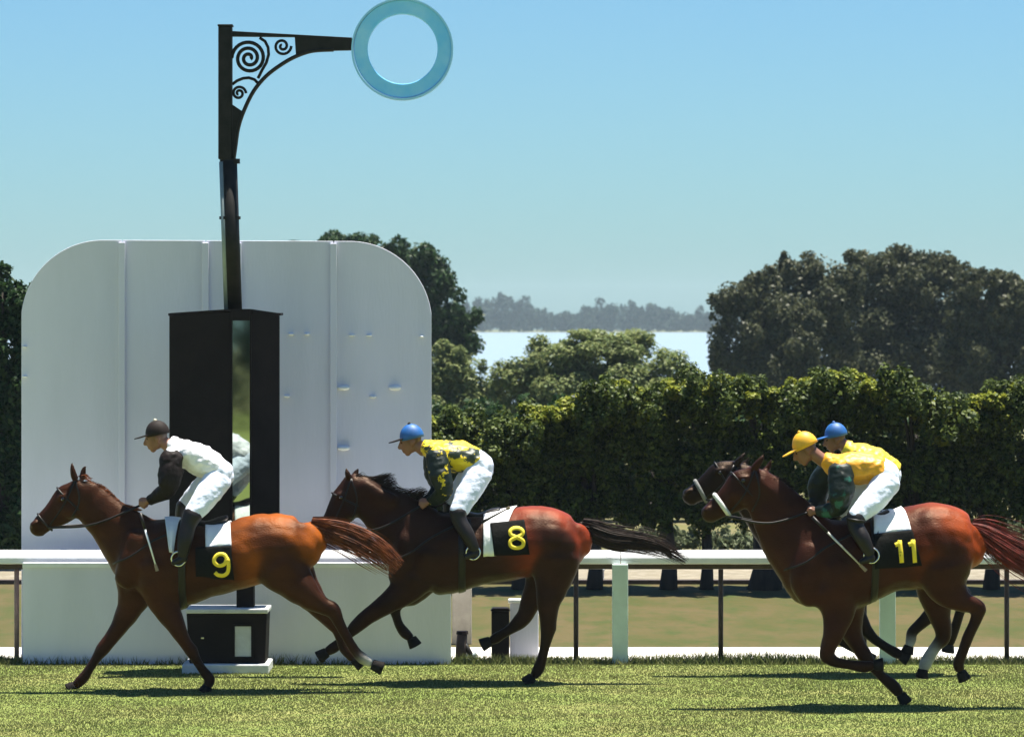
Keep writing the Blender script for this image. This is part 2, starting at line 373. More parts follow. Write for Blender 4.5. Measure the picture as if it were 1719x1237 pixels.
tree('round_bush', 'broad grey green bush in front of the lake, behind the clipped hedge', 'bush', 92,
     [(930, 610, 70, 45), (1000, 600, 80, 42), (1080, 605, 65, 44), (870, 650, 50, 55), (940, 660, 90, 60), (1050, 660, 100, 60), (1120, 640, 45, 50), (985, 580, 50, 26), (1050, 578, 50, 24), (1000, 690, 130, 50)], 60000, .105, L_bush, None, None, depth=.9, core=.3, up=1.1)
tree('round_bush', 'soft pale green bush next to the right edge of the white board', 'bush', 96,
     [(750, 630, 45, 52), (790, 640, 42, 58), (760, 690, 70, 60), (815, 680, 38, 55), (725, 660, 50, 60)], 32000, .105, L_bush, None, None, core=.3, up=1.1)
bl = [((x_+rng.uniform(-.6, .6), -42+rng.uniform(-1, 1), z_), (1.6, 1.4, 1.7)) for x_ in np.arange(-20, 8, 1.7) for z_ in (.6, 2.0, 3.8, 5.8, 7.6)]
v, f = leaf_quads(bl, 36000, .26, sub=10)
tag(mesh_np('tree_belt', v, f, L_dark), 'belt of trees on the near side of the track, seen in the narrow mirror', 'trees', kind='stuff')
# low shrubs and dark undergrowth behind the trunks
G_low = 'low shrubs under the clipped trees'
lows = [(1062, 903, 52, 24, 'wide low shrub between the slim trunks, nearest to the rump of horse 8'), (1150, 905, 30, 22, 'small low shrub between two close dark trunks'), (1232, 912, 55, 28, 'pale rounded low shrub beside the muzzle of horse 11'), (1700, 895, 45, 26, 'low shrub under the clipped trees near the tail of horse 11'), (1555, 880, 46, 22, 'low shrub behind the rump of horse 11')]
for px, py, rx, ry, lb in lows:
    tree('low_shrub', lb, 'shrub', 48.5, [(px-rx*.4, py, rx*.55, ry), (px+rx*.4, py, rx*.55, ry*.9), (px, py+14, rx, ry)], 2600, .07, L_pale, None, G_low, limbs=2, core=.4)
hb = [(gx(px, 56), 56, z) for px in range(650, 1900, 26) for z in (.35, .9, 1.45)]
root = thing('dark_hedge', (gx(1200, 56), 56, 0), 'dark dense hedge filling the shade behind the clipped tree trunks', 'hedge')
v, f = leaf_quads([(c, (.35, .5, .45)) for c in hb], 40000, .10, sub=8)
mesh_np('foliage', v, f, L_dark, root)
# clipped trees whose crowns join into a hedge on trunks
tops = [(700, 712), (760, 708), (830, 716), (880, 704), (930, 690), (980, 668), (1050, 655), (1100, 648), (1160, 642), (1230, 648), (1270, 668), (1320, 640), (1380, 628), (1430, 636), (1500, 652), (1560, 664), (1600, 684), (1640, 672), (1690, 652), (1760, 646), (1850, 650), (1950, 650)]
def top_at(px): return float(np.interp(px, [t[0] for t in tops], [t[1] for t in tops]))+7*math.sin(px/19+1)+6*math.sin(px/41)
G_h = 'clipped trees joined into a hedge'
hl = {742: 'beside the right edge of the white board', 872: 'behind the jockey on horse 8', 998: 'above the rump of the dark bay horse 8', 1122: 'on the slim trunk over the wide low shrub',
      1186: 'on the second of two close slim trunks', 1284: 'on a very thick trunk before horse 11', 1420: 'behind the jockeys at the rear of the race', 1545: 'over the saddle and rump of bay horse 11',
      1664: 'above the tail of horse 11', 1790: 'at the far end of the hedge'}
hx = sorted(hl)
for i, px in enumerate(hx):
    xa = (hx[i-1]+px)/2 if i else 690; xb = (hx[i+1]+px)/2 if i < len(hx)-1 else 1900
    bl = []
    nb = max(3, int((xb-xa)/24))
    for k in range(nb):
        q = xa+(xb-xa)*(k+.5)/nb; t = top_at(q)
        for j in range(5):
            y0 = t+22+j*(872-t-44)/4
            bl.append((q+rng.uniform(-14, 14), y0+rng.uniform(-10, 10)+(6 if j else 0), rng.uniform(22, 40), rng.uniform(24, 40)+(8 if j == 0 else 0), rng.uniform(-.75, -.2) if j == 0 else rng.uniform(-.25, .2)+.07*j))
    ct = tree('clipped_tree', 'dense green clipped tree '+hl[px], 'tree', 41.5, bl, int(190*(xb-xa)), .054, L_hedge, (px, {1284: .16, 1122: .085, 1186: .065}.get(px, .08)), G_h, depth=1.5, up=.5, sub=9, core=.35, subr=(.25, .55), limbs=6, trunk_dy=.35)
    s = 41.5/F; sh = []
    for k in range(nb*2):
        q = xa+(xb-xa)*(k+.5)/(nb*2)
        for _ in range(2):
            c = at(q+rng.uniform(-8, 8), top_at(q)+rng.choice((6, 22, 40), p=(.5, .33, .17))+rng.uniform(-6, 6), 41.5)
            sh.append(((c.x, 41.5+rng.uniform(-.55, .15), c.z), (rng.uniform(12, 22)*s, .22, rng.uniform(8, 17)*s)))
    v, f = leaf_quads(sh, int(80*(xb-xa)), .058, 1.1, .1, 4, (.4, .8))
    mesh_np('sunlit_tops', v, f, L_sunlit, ct)  # added bright leaves stand in for sunlight on the hedge tops

# ------------------------------------------------------------------ white board
YU = 32.95
def U(px, py, Y=YU): p = at(px, py, Y); return (p.x, p.z)
board = thing('finish_board', (gx(380, YU), YU, 0), 'tall white painted board with rounded top corners behind the winning post', 'board')
def board_top(px):
    R_ = 138
    if px < 35+R_: d = 35+R_-px; return 403+R_-math.sqrt(max(R_*R_-d*d, 0))
    if px > 725-R_: d = px-(725-R_); return 405+R_-math.sqrt(max(R_*R_-d*d, 0))
    return 403+2*(px-170)/420
cuts = [35, 205, 345, 400, 560, 725]
for a, b in zip(cuts[:-1], cuts[1:]):
    g = .9
    xs = [a+g+(b-a-2*g)*k/24 for k in range(25)]
    if a == 35: xs = sorted(set(xs+[35.0+g+.4*k*k for k in range(6)]))
    if b == 725: xs = sorted(set(xs+[725-g-.4*k*k for k in range(6)]))
    outline = [(gx(xs[0], YU), 0.0), (gx(xs[-1], YU), 0.0)]+[U(x, board_top(x)) for x in reversed(xs)]
    o = MB().prism(outline, YU, YU+.05).build('panel_sheet', M['white_panel'], board, bevel=.004)
for px in cuts[1:-1]:
    x = gx(px, YU)
    MB().prism([(x-.03, .0), (x+.03, .0), (x+.03, U(px, board_top(px))[1]-.02), (x-.03, U(px, board_top(px))[1]-.02)], YU-.035, YU-.003).build('batten', M['white_panel'], board, bevel=.006)
pegs = [(489, 561, 5), (516, 561, 5), (591, 563, 5), (620, 563, 5), (708, 565, 4), (482, 665, 5), (626, 666, 6), (577, 651, 11), (663, 651, 11), (577, 752, 11), (42, 582, 4), (42, 632, 4)]
for px, py, hw in pegs:
    p = at(px, py, YU); h_ = hw*YU/F
    bm = bmesh.new(); bmesh.ops.create_uvsphere(bm, u_segments=14, v_segments=10, radius=1)
    bmesh.ops.transform(bm, verts=bm.verts, matrix=Matrix.Translation((p.x, YU-.01, p.z)) @ Matrix.Diagonal((h_, .040, h_*.40, 1)))
    me = bpy.data.meshes.new('peg'); bm.to_mesh(me); bm.free(); me.materials.append(M['white_paint'])
    me.polygons.foreach_set('use_smooth', np.ones(len(me.polygons), dtype=bool)); link(bpy.data.objects.new('peg', me), board)
YL = 32.28
lb_ = thing('rail_board', (gx(395, YL), YL, 0), 'long low white board standing under the rail behind horse 9', 'board')
lc = [38, 757]
for a, b in zip(lc[:-1], lc[1:]):
    MB().box(gx(a, YL), gx(b, YL), YL, YL+.05, 0, at(0, 944, YL).z).build('panel_sheet', M['white_panel'], lb_, bevel=.006)
MB().box(gx(38, YL), gx(757, YL), YL-.012, YL-.001, at(0, 952, YL).z, at(0, 944, YL).z-.004).build('trim', M['white_paint'], lb_)

# ------------------------------------------------------------------ running rail
YR = 32.5
rail = thing('running_rail', (gx(1200, YR), YR, 0), 'white running rail with a flat top along the far side of the track', 'rail')
zt = at(0, 934, YR).z; zb = at(0, 945, YR).z
outl = [(YR-.12, zb), (YR+.10, zb), (YR+.12, zt+.0), (YR+.10, zt+.055), (YR-.10, zt+.025), (YR-.12, zt-.005)]
def rail_run(name, xa, xb, prof_, m, parent):
    n = len(prof_); vv = [(x, y, z) for x in (xa, xb) for y, z in prof_]
    ff = [tuple(range(n)), tuple(range(2*n-1, n-1, -1))]+[(i, i+n, (i+1) % n+n, (i+1) % n) for i in range(n)]
    return MB().add(vv, ff).build(name, m, parent, bevel=.008)
rx = [-9.0, gx(330, YR), gx(1041, YR), gx(1490, YR), gx(1940, YR), 12.0]
for a, b in zip(rx[:-1], rx[1:]): rail_run('rail_length', a+.003, b-.003, outl, M['white_paint'], rail)
rail_run('under_rail', -9.0, 12.0, [(YR-.03, zb-.052), (YR+.03, zb-.052), (YR+.03, zb-.004), (YR-.03, zb-.004)], M['rust_post'], rail)
for px in (1041, 1490, 1939):
    x = gx(px, YR-.17)
    MB().box(x-.07, x+.07, YR-.19, YR-.125, 0, zb+.004).build('rail_post', M['green_white'], rail, bevel=.01)
for px in (967, 1210, 1451, 1690, 28, -210):
    x = gx(px, YR)
    MB().tube([(x, YR, -.02), (x, YR, zb-.055)], .022, 8).build('iron_post', M['pink_post' if px == 28 else 'rust_post'], rail, smooth=True)
# low furniture beyond the board
x = gx(878, 32.9); p = thing('wide_post', (x, 32.9, 0), 'broad pale white post standing behind the hind legs of horse 8', 'post')
MB().box(gx(856, 32.9), gx(904, 32.9), 32.88, 32.96, 0, at(0, 1012, 32.9).z).build('post_board', M['white_panel'], p, bevel=.01)
MB().box(gx(853, 32.9), gx(907, 32.9), 32.86, 32.98, at(0, 1011.5, 32.9).z, at(0, 1005, 32.9).z).build('post_cap', M['white_paint'], p, bevel=.01)
x = gx(840, 32.75); p = thing('dark_post', (x, 32.75, 0), 'short square dark post between the white board and the broad pale post', 'post')
MB().box(gx(825, 32.75), gx(855, 32.75), 32.7, 32.86, 0, at(0, 1025, 32.75).z).build('shaft', M['black_paint'], p, bevel=.01)
MB().prism([(gx(823.5, 32.75), at(0, 1024.5, 32.75).z), (gx(856.5, 32.75), at(0, 1024.5, 32.75).z), (gx(853, 32.75), at(0, 1020, 32.75).z), (gx(827, 32.75), at(0, 1020, 32.75).z)], 32.69, 32.87).build('cap', M['black_paint'], p)
x = gx(777, 32.7); p = thing('ground_stand', (x, 32.7, 0), 'small dark stand with a slanting prop beside the end of the low white board', 'stand')
q = lambda a, b: at(a, b, 32.7)
MB().tube([q(774, 1118), q(774, 1090), q(776, 1064)], [.05, .05, .045], 8).build('upright', M['rust_post'], p, smooth=True)
MB().tube([q(776, 1064), q(776, 1058.5)], [.055, .05], 8).build('head', M['black_paint'], p)
MB().tube([q(778, 1078), q(790, 1098), q(799, 1118)], [.028, .025, .02], 7).build('prop', M['iron'], p, smooth=True)
MB().tube([q(780, 1101), q(800, 1099)], [.02, .024], 7).build('arm', M['grey_metal'], p, smooth=True)
x = gx(776, 34.4); p = thing('pale_slab', (x, 34.4, 0), 'upright beige slab just beyond the end of the low white board', 'slab')
MB().box(gx(759, 34.4), gx(792, 34.4), 34.36, 34.46, 0, at(0, 985, 34.4).z).build('slab_face', M['beige'], p, bevel=.015)
p = thing('marker_post', (gx(1009, 42.6), 42.6, 0), 'little white marker post on the field, seen under the rail', 'post')
MB().box(gx(1004, 42.6), gx(1014, 42.6), 42.56, 42.64, 0, at(0, 958, 42.6).z).build('shaft', M['white_paint'], p, bevel=.01)
MB().box(gx(1003, 42.6), gx(1015, 42.6), 42.55, 42.65, at(0, 957.5, 42.6).z, at(0, 955, 42.6).z).build('cap', M['white_paint'], p)

# ------------------------------------------------------------------ winning post
YP = 31.75
wp = thing('winning_post', (gx(395, YP), YP, 0), 'black winning post with scrolled bracket and big blue ring, standing on a white plinth', 'winning post')
def P(px, py, dy=0.): v = at(px, py, YP); v.y += dy; return v
z = lambda py: at(0, py, YP).z
X = lambda px: gx(px, YP)
MB().box(X(311), X(455), YP-.33, YP+.25, 0, z(1109)).build('plinth', M['concrete'], wp, bevel=.012)
MB().prism([(X(322), z(1108.5)), (X(448), z(1108.5)), (X(451), z(1026)), (X(317), z(1026))], YP-.24, YP+.2).build('lower_cabinet', M['black_paint'], wp, bevel=.008)
MB().box(X(316), X(453), YP-.26, YP+.22, z(1025.5), z(1018)).build('cabinet_lid', M['concrete'], wp, bevel=.008)
MB().box(X(398), X(425), YP-.252, YP-.243, z(1097), z(1047)).build('access_plate', M['concrete'], wp)
k = MB()
for a, b, c, d in ((395, 428, 1100, 1097.5), (395, 428, 1046.5, 1044)): k.box(X(a), X(b), YP-.262, YP-.2425, z(c), z(d))
for a in (395, 425.5): k.box(X(a), X(a+2.5), YP-.262, YP-.2425, z(1097.4), z(1046.6))
k.build('mirror_frame', M['black_paint'], wp)
MB().tube([P(342, 1066, -.27), P(347, 1066, -.27)], .012, 6).build('knob', M['steel'], wp)
MB().box(X(398), X(427), YP-.08, YP+.08, z(1018), z(905)).build('pedestal', M['black_paint'], wp, bevel=.006)
# upper cabinet: two dark leaves either side of a narrow upright mirror
zc0, zc1 = z(905), z(527)
def leaf(name, pxa, pxb, ya, yb, za, zb_):
    v = [(X(pxa), ya, zc0), (X(pxb), yb, zc0), (X(pxb), yb, zb_), (X(pxa), ya, za), (X(pxa), ya+.05, zc0), (X(pxb), yb+.05, zc0), (X(pxb), yb+.05, zb_), (X(pxa), ya+.05, za)]
    return MB().add(v, [(0,1,2,3),(7,6,5,4),(0,3,7,4),(1,5,6,2),(3,2,6,7),(0,4,5,1)]).build(name, M['black_paint'], wp, bevel=.006)
leaf('cabinet_leaf', 285, 390, YP-.05, YP-.22, z(529), z(524)); leaf('cabinet_leaf', 425, 470, YP-.22, YP-.08, z(523.5), z(528))
MB().box(X(390), X(393), YP-.24, YP-.17, zc0, z(523)).build('mirror_frame', M['black_paint'], wp)
MB().box(X(422.5), X(425), YP-.24, YP-.17, zc0, z(523)).build('mirror_frame', M['black_paint'], wp)
MB().box(X(393.2), X(422.3), YP-.24, YP-.17, z(538), z(523)).build('mirror_frame', M['black_paint'], wp)
MB().box(X(393.2), X(422.3), YP-.205, YP-.195, zc0, z(538.3)).build('mirror', M['mirror'], wp)
MB().box(X(289), X(466), YP-.03, YP+.25, zc0, z(530)).build('cabinet_back', M['black_paint'], wp)
v = [(X(283), YP-.04, z(530)), (X(283), YP+.28, z(529)), (X(472), YP+.28, z(529)), (X(472), YP-.07, z(530)), (X(424), YP-.235, z(522.8)), (X(390), YP-.235, z(522.8))]
top = MB(); n_ = len(v); up_ = [(a, b, c+.02) for a, b, c in v]
top.add(v+up_, [tuple(range(n_))[::-1], tuple(range(n_, 2*n_))]+[(i, (i+1) % n_, (i+1) % n_+n_, i+n_) for i in range(n_)])
top.build('cabinet_top', M['black_paint'], wp)
# column and bracket
MB().tube([P(393, 524), P(384.5, 270)], [13.5*YP/F, 13.5*YP/F], 20).build('column', M['iron'], wp, smooth=True)
MB().tube([P(381, 524, -.03), P(372.6, 272, -.03)], 4.5*YP/F, 10).build('column_lit_side', M['grey_metal'], wp, smooth=True)  # grey tube stands in for the lit left side of the column
for py, hw, h_ in ((271, 17, 4), (366, 18, 2.5)):
    MB().tube([P(386, py-h_), P(386, py+h_)], hw*YP/F, 14, flat=.7).build('collar', M['iron'], wp, smooth=False)
MB().box(X(367), X(390), YP-.05, YP+.05, z(268), z(46)).build('upper_column', M['iron'], wp, bevel=.008)
MB().box(X(366), X(391.5), YP-.06, YP+.06, z(45.8), z(42)).build('finial', M['iron'], wp, bevel=.006)
MB().prism([(X(390.2), z(62)), (X(495), z(63)), (X(497), z(93)), (X(543), z(86)), (X(591), z(85)), (X(591), z(64)), (X(390.2), z(53))], YP-.035, YP+.035).build('arm', M['iron'], wp, bevel=.004)
arcp = [(560, 84), (525, 86), (497, 95), (472, 109), (447, 128), (426, 153), (410, 185), (400, 215), (395, 249), (392, 270)]
k = MB()
fine = [arcp[0]]
for i in range(len(arcp)-1):
    p0, p1, p2, p3 = arcp[max(i-1, 0)], arcp[i], arcp[i+1], arcp[min(i+2, len(arcp)-1)]
    for t in (.25, .5, .75, 1): fine.append(tuple(.5*(2*b0+(c0-a0)*t+(2*a0-5*b0+4*c0-d0)*t*t+(3*b0-a0-3*c0+d0)*t**3) for a0, b0, c0, d0 in zip(p0, p1, p2, p3)))
ap = [P(*a) for a in fine]; k.tube(ap, [3.4*YP/F]*len(ap), 8, flat=3); k.build('arch_brace', M['iron'], wp, smooth=True)
MB().prism([(X(390.2), z(262)), (X(394), z(262)), (X(396), z(235)), (X(401), z(210)), (X(408), z(188)), (X(390.2), z(176))], YP-.03, YP+.03).build('gusset', M['iron'], wp)
def spiral(cx, cy, r0, r1, turns, t=2.0, a0=0., sg=1):
    pts = [P(cx+(r0+(r1-r0)*q)*math.cos(a0+sg*2*math.pi*turns*q), cy+(r0+(r1-r0)*q)*math.sin(a0+sg*2*math.pi*turns*q)) for q in np.linspace(0, 1, int(26*turns)+4)]
    return MB().tube(pts, t*YP/F, 6, flat=2).build('scroll', M['iron'], wp, smooth=True)
spiral(418, 98, 29, 3, 2.6, 3.1, math.pi); spiral(474, 78, 15, 2, 1.7, 2.4, 0); spiral(401, 157, 12, 2, 1.7, 2.4, 0, -1)
MB().tube([P(436, 64), P(445, 70), P(450, 80), P(451, 92), P(447, 106), P(440, 118), P(433, 132)], 2.6*YP/F, 6, flat=2).build('scroll', M['iron'], wp, smooth=True)
MB().tube([P(390, 142), P(398, 136), P(408, 132), P(418, 131), P(427, 134), P(434, 141)], 2.6*YP/F, 6, flat=2).build('scroll', M['iron'], wp, smooth=True)
# ring
def annulus(cx, cy, r1, r0, y0, y1, seg=72):
    v = []; f = []
    for k_ in range(seg):
        a = 2*math.pi*k_/seg
        for r, y in ((r1, y0), (r0, y0), (r0, y1), (r1, y1)):
            p_ = at(cx+r*math.cos(a), cy+r*math.sin(a), YP); v.append((p_.x, y, p_.z))
    for k_ in range(seg):
        a, b = k_*4, ((k_+1) % seg)*4
        for j in range(4): f.append((a+j, b+j, b+(j+1) % 4, a+(j+1) % 4))
    return MB().add(v, f)
rg = annulus(676, 83, 82, 58.5, YP-.03, YP+.03).build('ring', M['ring_blue'], wp, bevel=.008)
annulus(675.5, 83.5, 85.5, 82.3, YP-.045, YP+.045).build('ring_rim', M['ring_pale'], rg)

# ------------------------------------------------------------------ animals and riders: surfaces grown from tapered chains
def cr(Pn, sub=4):
    Pn = np.array(Pn, float)
    if len(Pn) < 2: return Pn
    ext = np.vstack([2*Pn[0]-Pn[1], Pn, 2*Pn[-1]-Pn[-2]]); out = []
    for i in range(len(Pn)-1):
        p0, p1, p2, p3 = ext[i:i+4]
        for t in np.arange(sub)/sub:
            out.append(.5*(2*p1+(p2-p0)*t+(2*p0-5*p1+4*p2-p3)*t*t+(3*p1-p0-3*p2+p3)*t**3))
    out.append(Pn[-1]); return np.array(out)
def rows(pts, dy=0., wf=1.):
    return [(p[0], p[1], p[2], p[3] if len(p) > 3 else p[2]*wf, p[4] if len(p) > 4 else dy) for p in pts]
def loft(rw, Y, seg=16, sub=4, cap=.7, k=1.0):
    """rw: rows (px,py,r,w,dy) -> verts, faces, samples(pos,r)"""
    R_ = cr(rw, sub); s = Y/F
    R_[:, 2:4] = np.maximum(R_[:, 2:4], .6)*k
    pos = np.array([at(a[0], a[1], Y) for a in R_]); pos[:, 1] += R_[:, 4]
    r = R_[:, 2]*s; wd = R_[:, 3]*s
    if len(pos) == 1:
        pos = np.vstack([pos-[r[0]*.01, 0, 0], pos+[r[0]*.01, 0, 0]]); r = np.repeat(r, 2); wd = np.repeat(wd, 2)
    t = np.gradient(pos, axis=0); t[:, 1] *= .5; t /= np.linalg.norm(t, axis=1)[:, None]+1e-9
    P_ = [(pos[0]-t[0]*r[0]*cap*q, r[0]*m_, wd[0]*m_, t[0]) for q, m_ in ((1, .18), (.87, .5), (.5, .87))]
    P_ += [(pos[i], r[i], wd[i], t[i]) for i in range(len(pos))]
    P_ += [(pos[-1]+t[-1]*r[-1]*cap*q, r[-1]*m_, wd[-1]*m_, t[-1]) for q, m_ in ((.5, .87), (.87, .5), (1, .18))]
    v = []; f = []
    for c, a, b, tt in P_:
        n = np.array([-tt[2], 0, tt[0]]); n /= np.linalg.norm(n)+1e-9
        for q in range(seg):
            g = 2*math.pi*q/seg
            v.append(c+n*a*math.cos(g)+np.array([0, 1, 0])*b*math.sin(g))
    m_ = len(P_)
    for i in range(m_-1):
        for q in range(seg):
            f.append((i*seg+q, i*seg+(q+1) % seg, (i+1)*seg+(q+1) % seg, (i+1)*seg+q))
    f.append(tuple(range(seg-1, -1, -1))); f.append(tuple((m_-1)*seg+q for q in range(seg)))
    return v, f, pos, r
def fuse(name, chains, Y, voxel, smooth, m, parent, k=1.0, tint=False, relax=0, folds=0., muscle=0., late=0, crisp=()):
    """chains: list of (rows, colour0, colour1); fused into one continuous skin"""
    V = []; Fc = []; sp = []; sr = []; sc = []; sw = []
    for ci, (rw, c0, c1) in enumerate(chains):
        v, f, p, r = loft(rw, Y, k=k)
        o = len(V); V += [tuple(q) for q in v]; Fc += [tuple(i+o for i in q) for q in f]
        if tint or relax:
            for i in range(len(p)):
                u = i/max(1, len(p)-1)
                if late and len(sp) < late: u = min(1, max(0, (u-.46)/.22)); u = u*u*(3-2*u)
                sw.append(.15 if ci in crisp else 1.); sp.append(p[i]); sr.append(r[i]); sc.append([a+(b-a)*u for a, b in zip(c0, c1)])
    me = bpy.data.meshes.new('raw'); me.from_pydata(V, [], Fc); me.update()
    bm = bmesh.new(); bm.from_mesh(me); bmesh.ops.recalc_face_normals(bm, faces=bm.faces); bm.to_mesh(me); bm.free()
    o = bpy.data.objects.new('raw', me); C.objects.link(o)
    a = o.modifiers.new('r', 'REMESH'); a.mode = 'VOXEL'; a.voxel_size = voxel; a.use_smooth_shade = True
    b = o.modifiers.new('s', 'SMOOTH'); b.iterations = smooth; b.factor = .5
    dg = bpy.context.evaluated_depsgraph_get()
    me2 = bpy.data.meshes.new_from_object(o.evaluated_get(dg))
    bpy.data.objects.remove(o); bpy.data.meshes.remove(me)
    me2.name = name
    me2.polygons.foreach_set('use_smooth', np.ones(len(me2.polygons), dtype=bool))
    me2.materials.clear(); me2.materials.append(m)
    if relax:
        co = np.empty(len(me2.vertices)*3); me2.vertices.foreach_get('co', co); co = co.reshape(-1, 3)
        ed = np.empty(len(me2.edges)*2, dtype=np.int64); me2.edges.foreach_get('vertices', ed); ed = ed.reshape(-1, 2)
        A_ = np.array(sp); B_ = np.array(sr); W_ = np.array(sw); fac = np.empty(len(co))
        for i in range(0, len(co), 4000):
            d = np.linalg.norm(co[i:i+4000, None]-A_[None], axis=2)-B_[None]
            ww = np.exp(-(d-d.min(axis=1)[:, None])/.02); fac[i:i+4000] = (ww@(B_*W_))/ww.sum(axis=1)
        fac = np.clip((fac-.055)/.10, 0, 1)*.6
        deg = np.bincount(ed.ravel(), minlength=len(co))[:, None]
        for _ in range(relax):
            av = np.zeros_like(co)
            for ax in range(3):
                av[:, ax] = np.bincount(ed[:, 0], co[ed[:, 1], ax], len(co))+np.bincount(ed[:, 1], co[ed[:, 0], ax], len(co))
            co += (av/deg-co)*fac[:, None]
        if muscle:
            nm = np.empty(len(me2.vertices)*3); me2.vertices.foreach_set('co', co.ravel()); me2.update(); me2.vertices.foreach_get('normal', nm); nm = nm.reshape(-1, 3)
            ds = np.array([(abs(mnoise.noise(Vector((p[0]*5.5+p[2]*2.5, p[1]*3, p[2]*4.2-p[0]*2.2))))-.25)+.35*mnoise.noise(Vector((p[0]*14, p[1]*9, p[2]*11))) for p in co])
            co += nm*(ds*muscle*(.3+fac))[:, None]
        me2.vertices.foreach_set('co', co.ravel()); me2.update()
    if folds:
        nm = np.empty(len(me2.vertices)*3); me2.vertices.foreach_get('normal', nm)
        co = np.empty(len(me2.vertices)*3); me2.vertices.foreach_get('co', co); co = co.reshape(-1, 3); nm = nm.reshape(-1, 3)
        dsp = np.array([mnoise.noise(Vector((p[0]*9+p[2]*5, p[1]*8, p[2]*15-p[0]*8)))+.6*mnoise.noise(Vector((p[0]*24, p[1]*20, p[2]*30+7))) for p in co])
        co += nm*(dsp*folds)[:, None]
        me2.vertices.foreach_set('co', co.ravel()); me2.update()
    if tint:
        co = np.empty(len(me2.vertices)*3); me2.vertices.foreach_get('co', co); co = co.reshape(-1, 3)
        sp = np.array(sp); sr = np.array(sr); sc = np.array(sc); col = np.empty((len(co), 3))
        for i in range(0, len(co), 4000):
            d = np.linalg.norm(co[i:i+4000, None]-sp[None], axis=2)-sr[None]*.9
            ww = np.exp(-(d-d.min(axis=1)[:, None])/.012); ww /= ww.sum(axis=1)[:, None]
            col[i:i+4000] = ww@sc
        set_col(me2, col)
    return link(bpy.data.objects.new(name, me2), parent)
def simple(name, rw, Y, m, parent, seg=12, sub=3, cap=.7):
    v, f, _, _ = loft(rw, Y, seg, sub, cap)
    o = MB().add(v, f).build(name, m, parent, smooth=True); return o
def strands(name, paths, m, parent, w0=.0036, w1=.0008):
    """paths: list of (k,3) arrays -> crossed tapering ribbons in one mesh"""
    V = []; Fc = []
    for p in paths:
        n = len(p); t = np.gradient(p, axis=0); t /= np.linalg.norm(t, axis=1)[:, None]+1e-9
        d = rng.normal(size=3); s_ = np.cross(t, d); s_ /= np.linalg.norm(s_, axis=1)[:, None]+1e-9
        wd = np.linspace(w0, w1, n)[:, None]; o = len(V)
        V += list(p-s_*wd); V += list(p+s_*wd)
        Fc += [(o+i, o+i+1, o+n+i+1, o+n+i) for i in range(n-1)]
    return mesh_np(name, np.array(V), np.array(Fc), m, parent, smooth=True)
def tail(root, Y, axis, n, m, dy=0., wisp=.25):
    A = cr(axis, 6); paths = []
    for _ in range(n):
        o = rng.normal(0, .5); e = rng.uniform(.55, 1.08); k = 12; q = np.linspace(0, e, k)*(len(A)-1)
        i0 = np.clip(q.astype(int), 0, len(A)-2); fr = (q-i0)[:, None]
        a = A[i0]*(1-fr)+A[i0+1]*fr; tt = A[i0+1]-A[i0]; nn = np.column_stack([-tt[:, 1], tt[:, 0]]); nn /= np.linalg.norm(nn, axis=1)[:, None]
        wv = np.cumsum(rng.normal(0, wisp, k))*np.linspace(0, 1, k)*2
        px = a[:, :2]+nn*(o*a[:, 2]+wv)[:, None]
        pp = np.array([at(x, y, Y) for x, y in px]); pp[:, 1] += dy+rng.normal(0, .35)*a[:, 2]*Y/F+np.cumsum(rng.normal(0, .004, k))
        paths.append(pp)
    o = strands('tail', paths, m, root)
    K = A[:int(len(A)*.62)]
    if len(K) > 3:
        q = np.linspace(0, 1, len(K))
        rw = [(k[0], k[1], max(2., k[2]*.62*(1-u**2.2)), max(2., k[2]*.42*(1-u**2)), dy) for k, u in zip(K, q)]
        simple('dock', rw[::2], Y, m, root)
    return o
def mane(root, Y, crest, n, d, ln, m, name='mane', dy=0., curl=4.):
    A = cr(crest, 6); paths = []
    for _ in range(n):
        i = rng.uniform(0, len(A)-1.01); j = int(i); a = A[j]*(1-i+j)+A[j+1]*(i-j); l_ = ln*rng.uniform(.5, 1.15)
        k = 8; q = np.linspace(0, 1, k)
        ph = a[0]*.11+rng.uniform(-.5, .5)
        x = a[0]+d[0]*l_*q+curl*np.sin(q*3+ph)*q; y = a[1]+d[1]*l_*q+l_*.35*q*q*(1 if d[1] < 0 else 0)+curl*np.cos(q*4+ph)*q
        y0_ = rng.normal(0, .012)
        paths.append(np.array([tuple(at(u, v_, Y)+Vector((0, dy+y0_-abs(y0_)*.3*t_, 0))) for u, v_, t_ in zip(x, y, q)]))
    return strands(name, paths, m, root, .0034, .0008)
def bvh_of(o):
    me = o.data; return BVHTree.FromPolygons([v.co for v in me.vertices], [tuple(p.vertices) for p in me.polygons])
def skin_pt(bvh, px, py, Y, off):
    """a point of the near skin seen at photo pixel px,py from the near side"""
    p = at(px, py, Y)
    h = bvh.ray_cast(Vector((p.x, Y-1.5, p.z)), Vector((0, 1, 0)))
    if h[0] is None: return None
    n = h[1] if h[1].y < 0 else -h[1]
    return h[0]+n*off
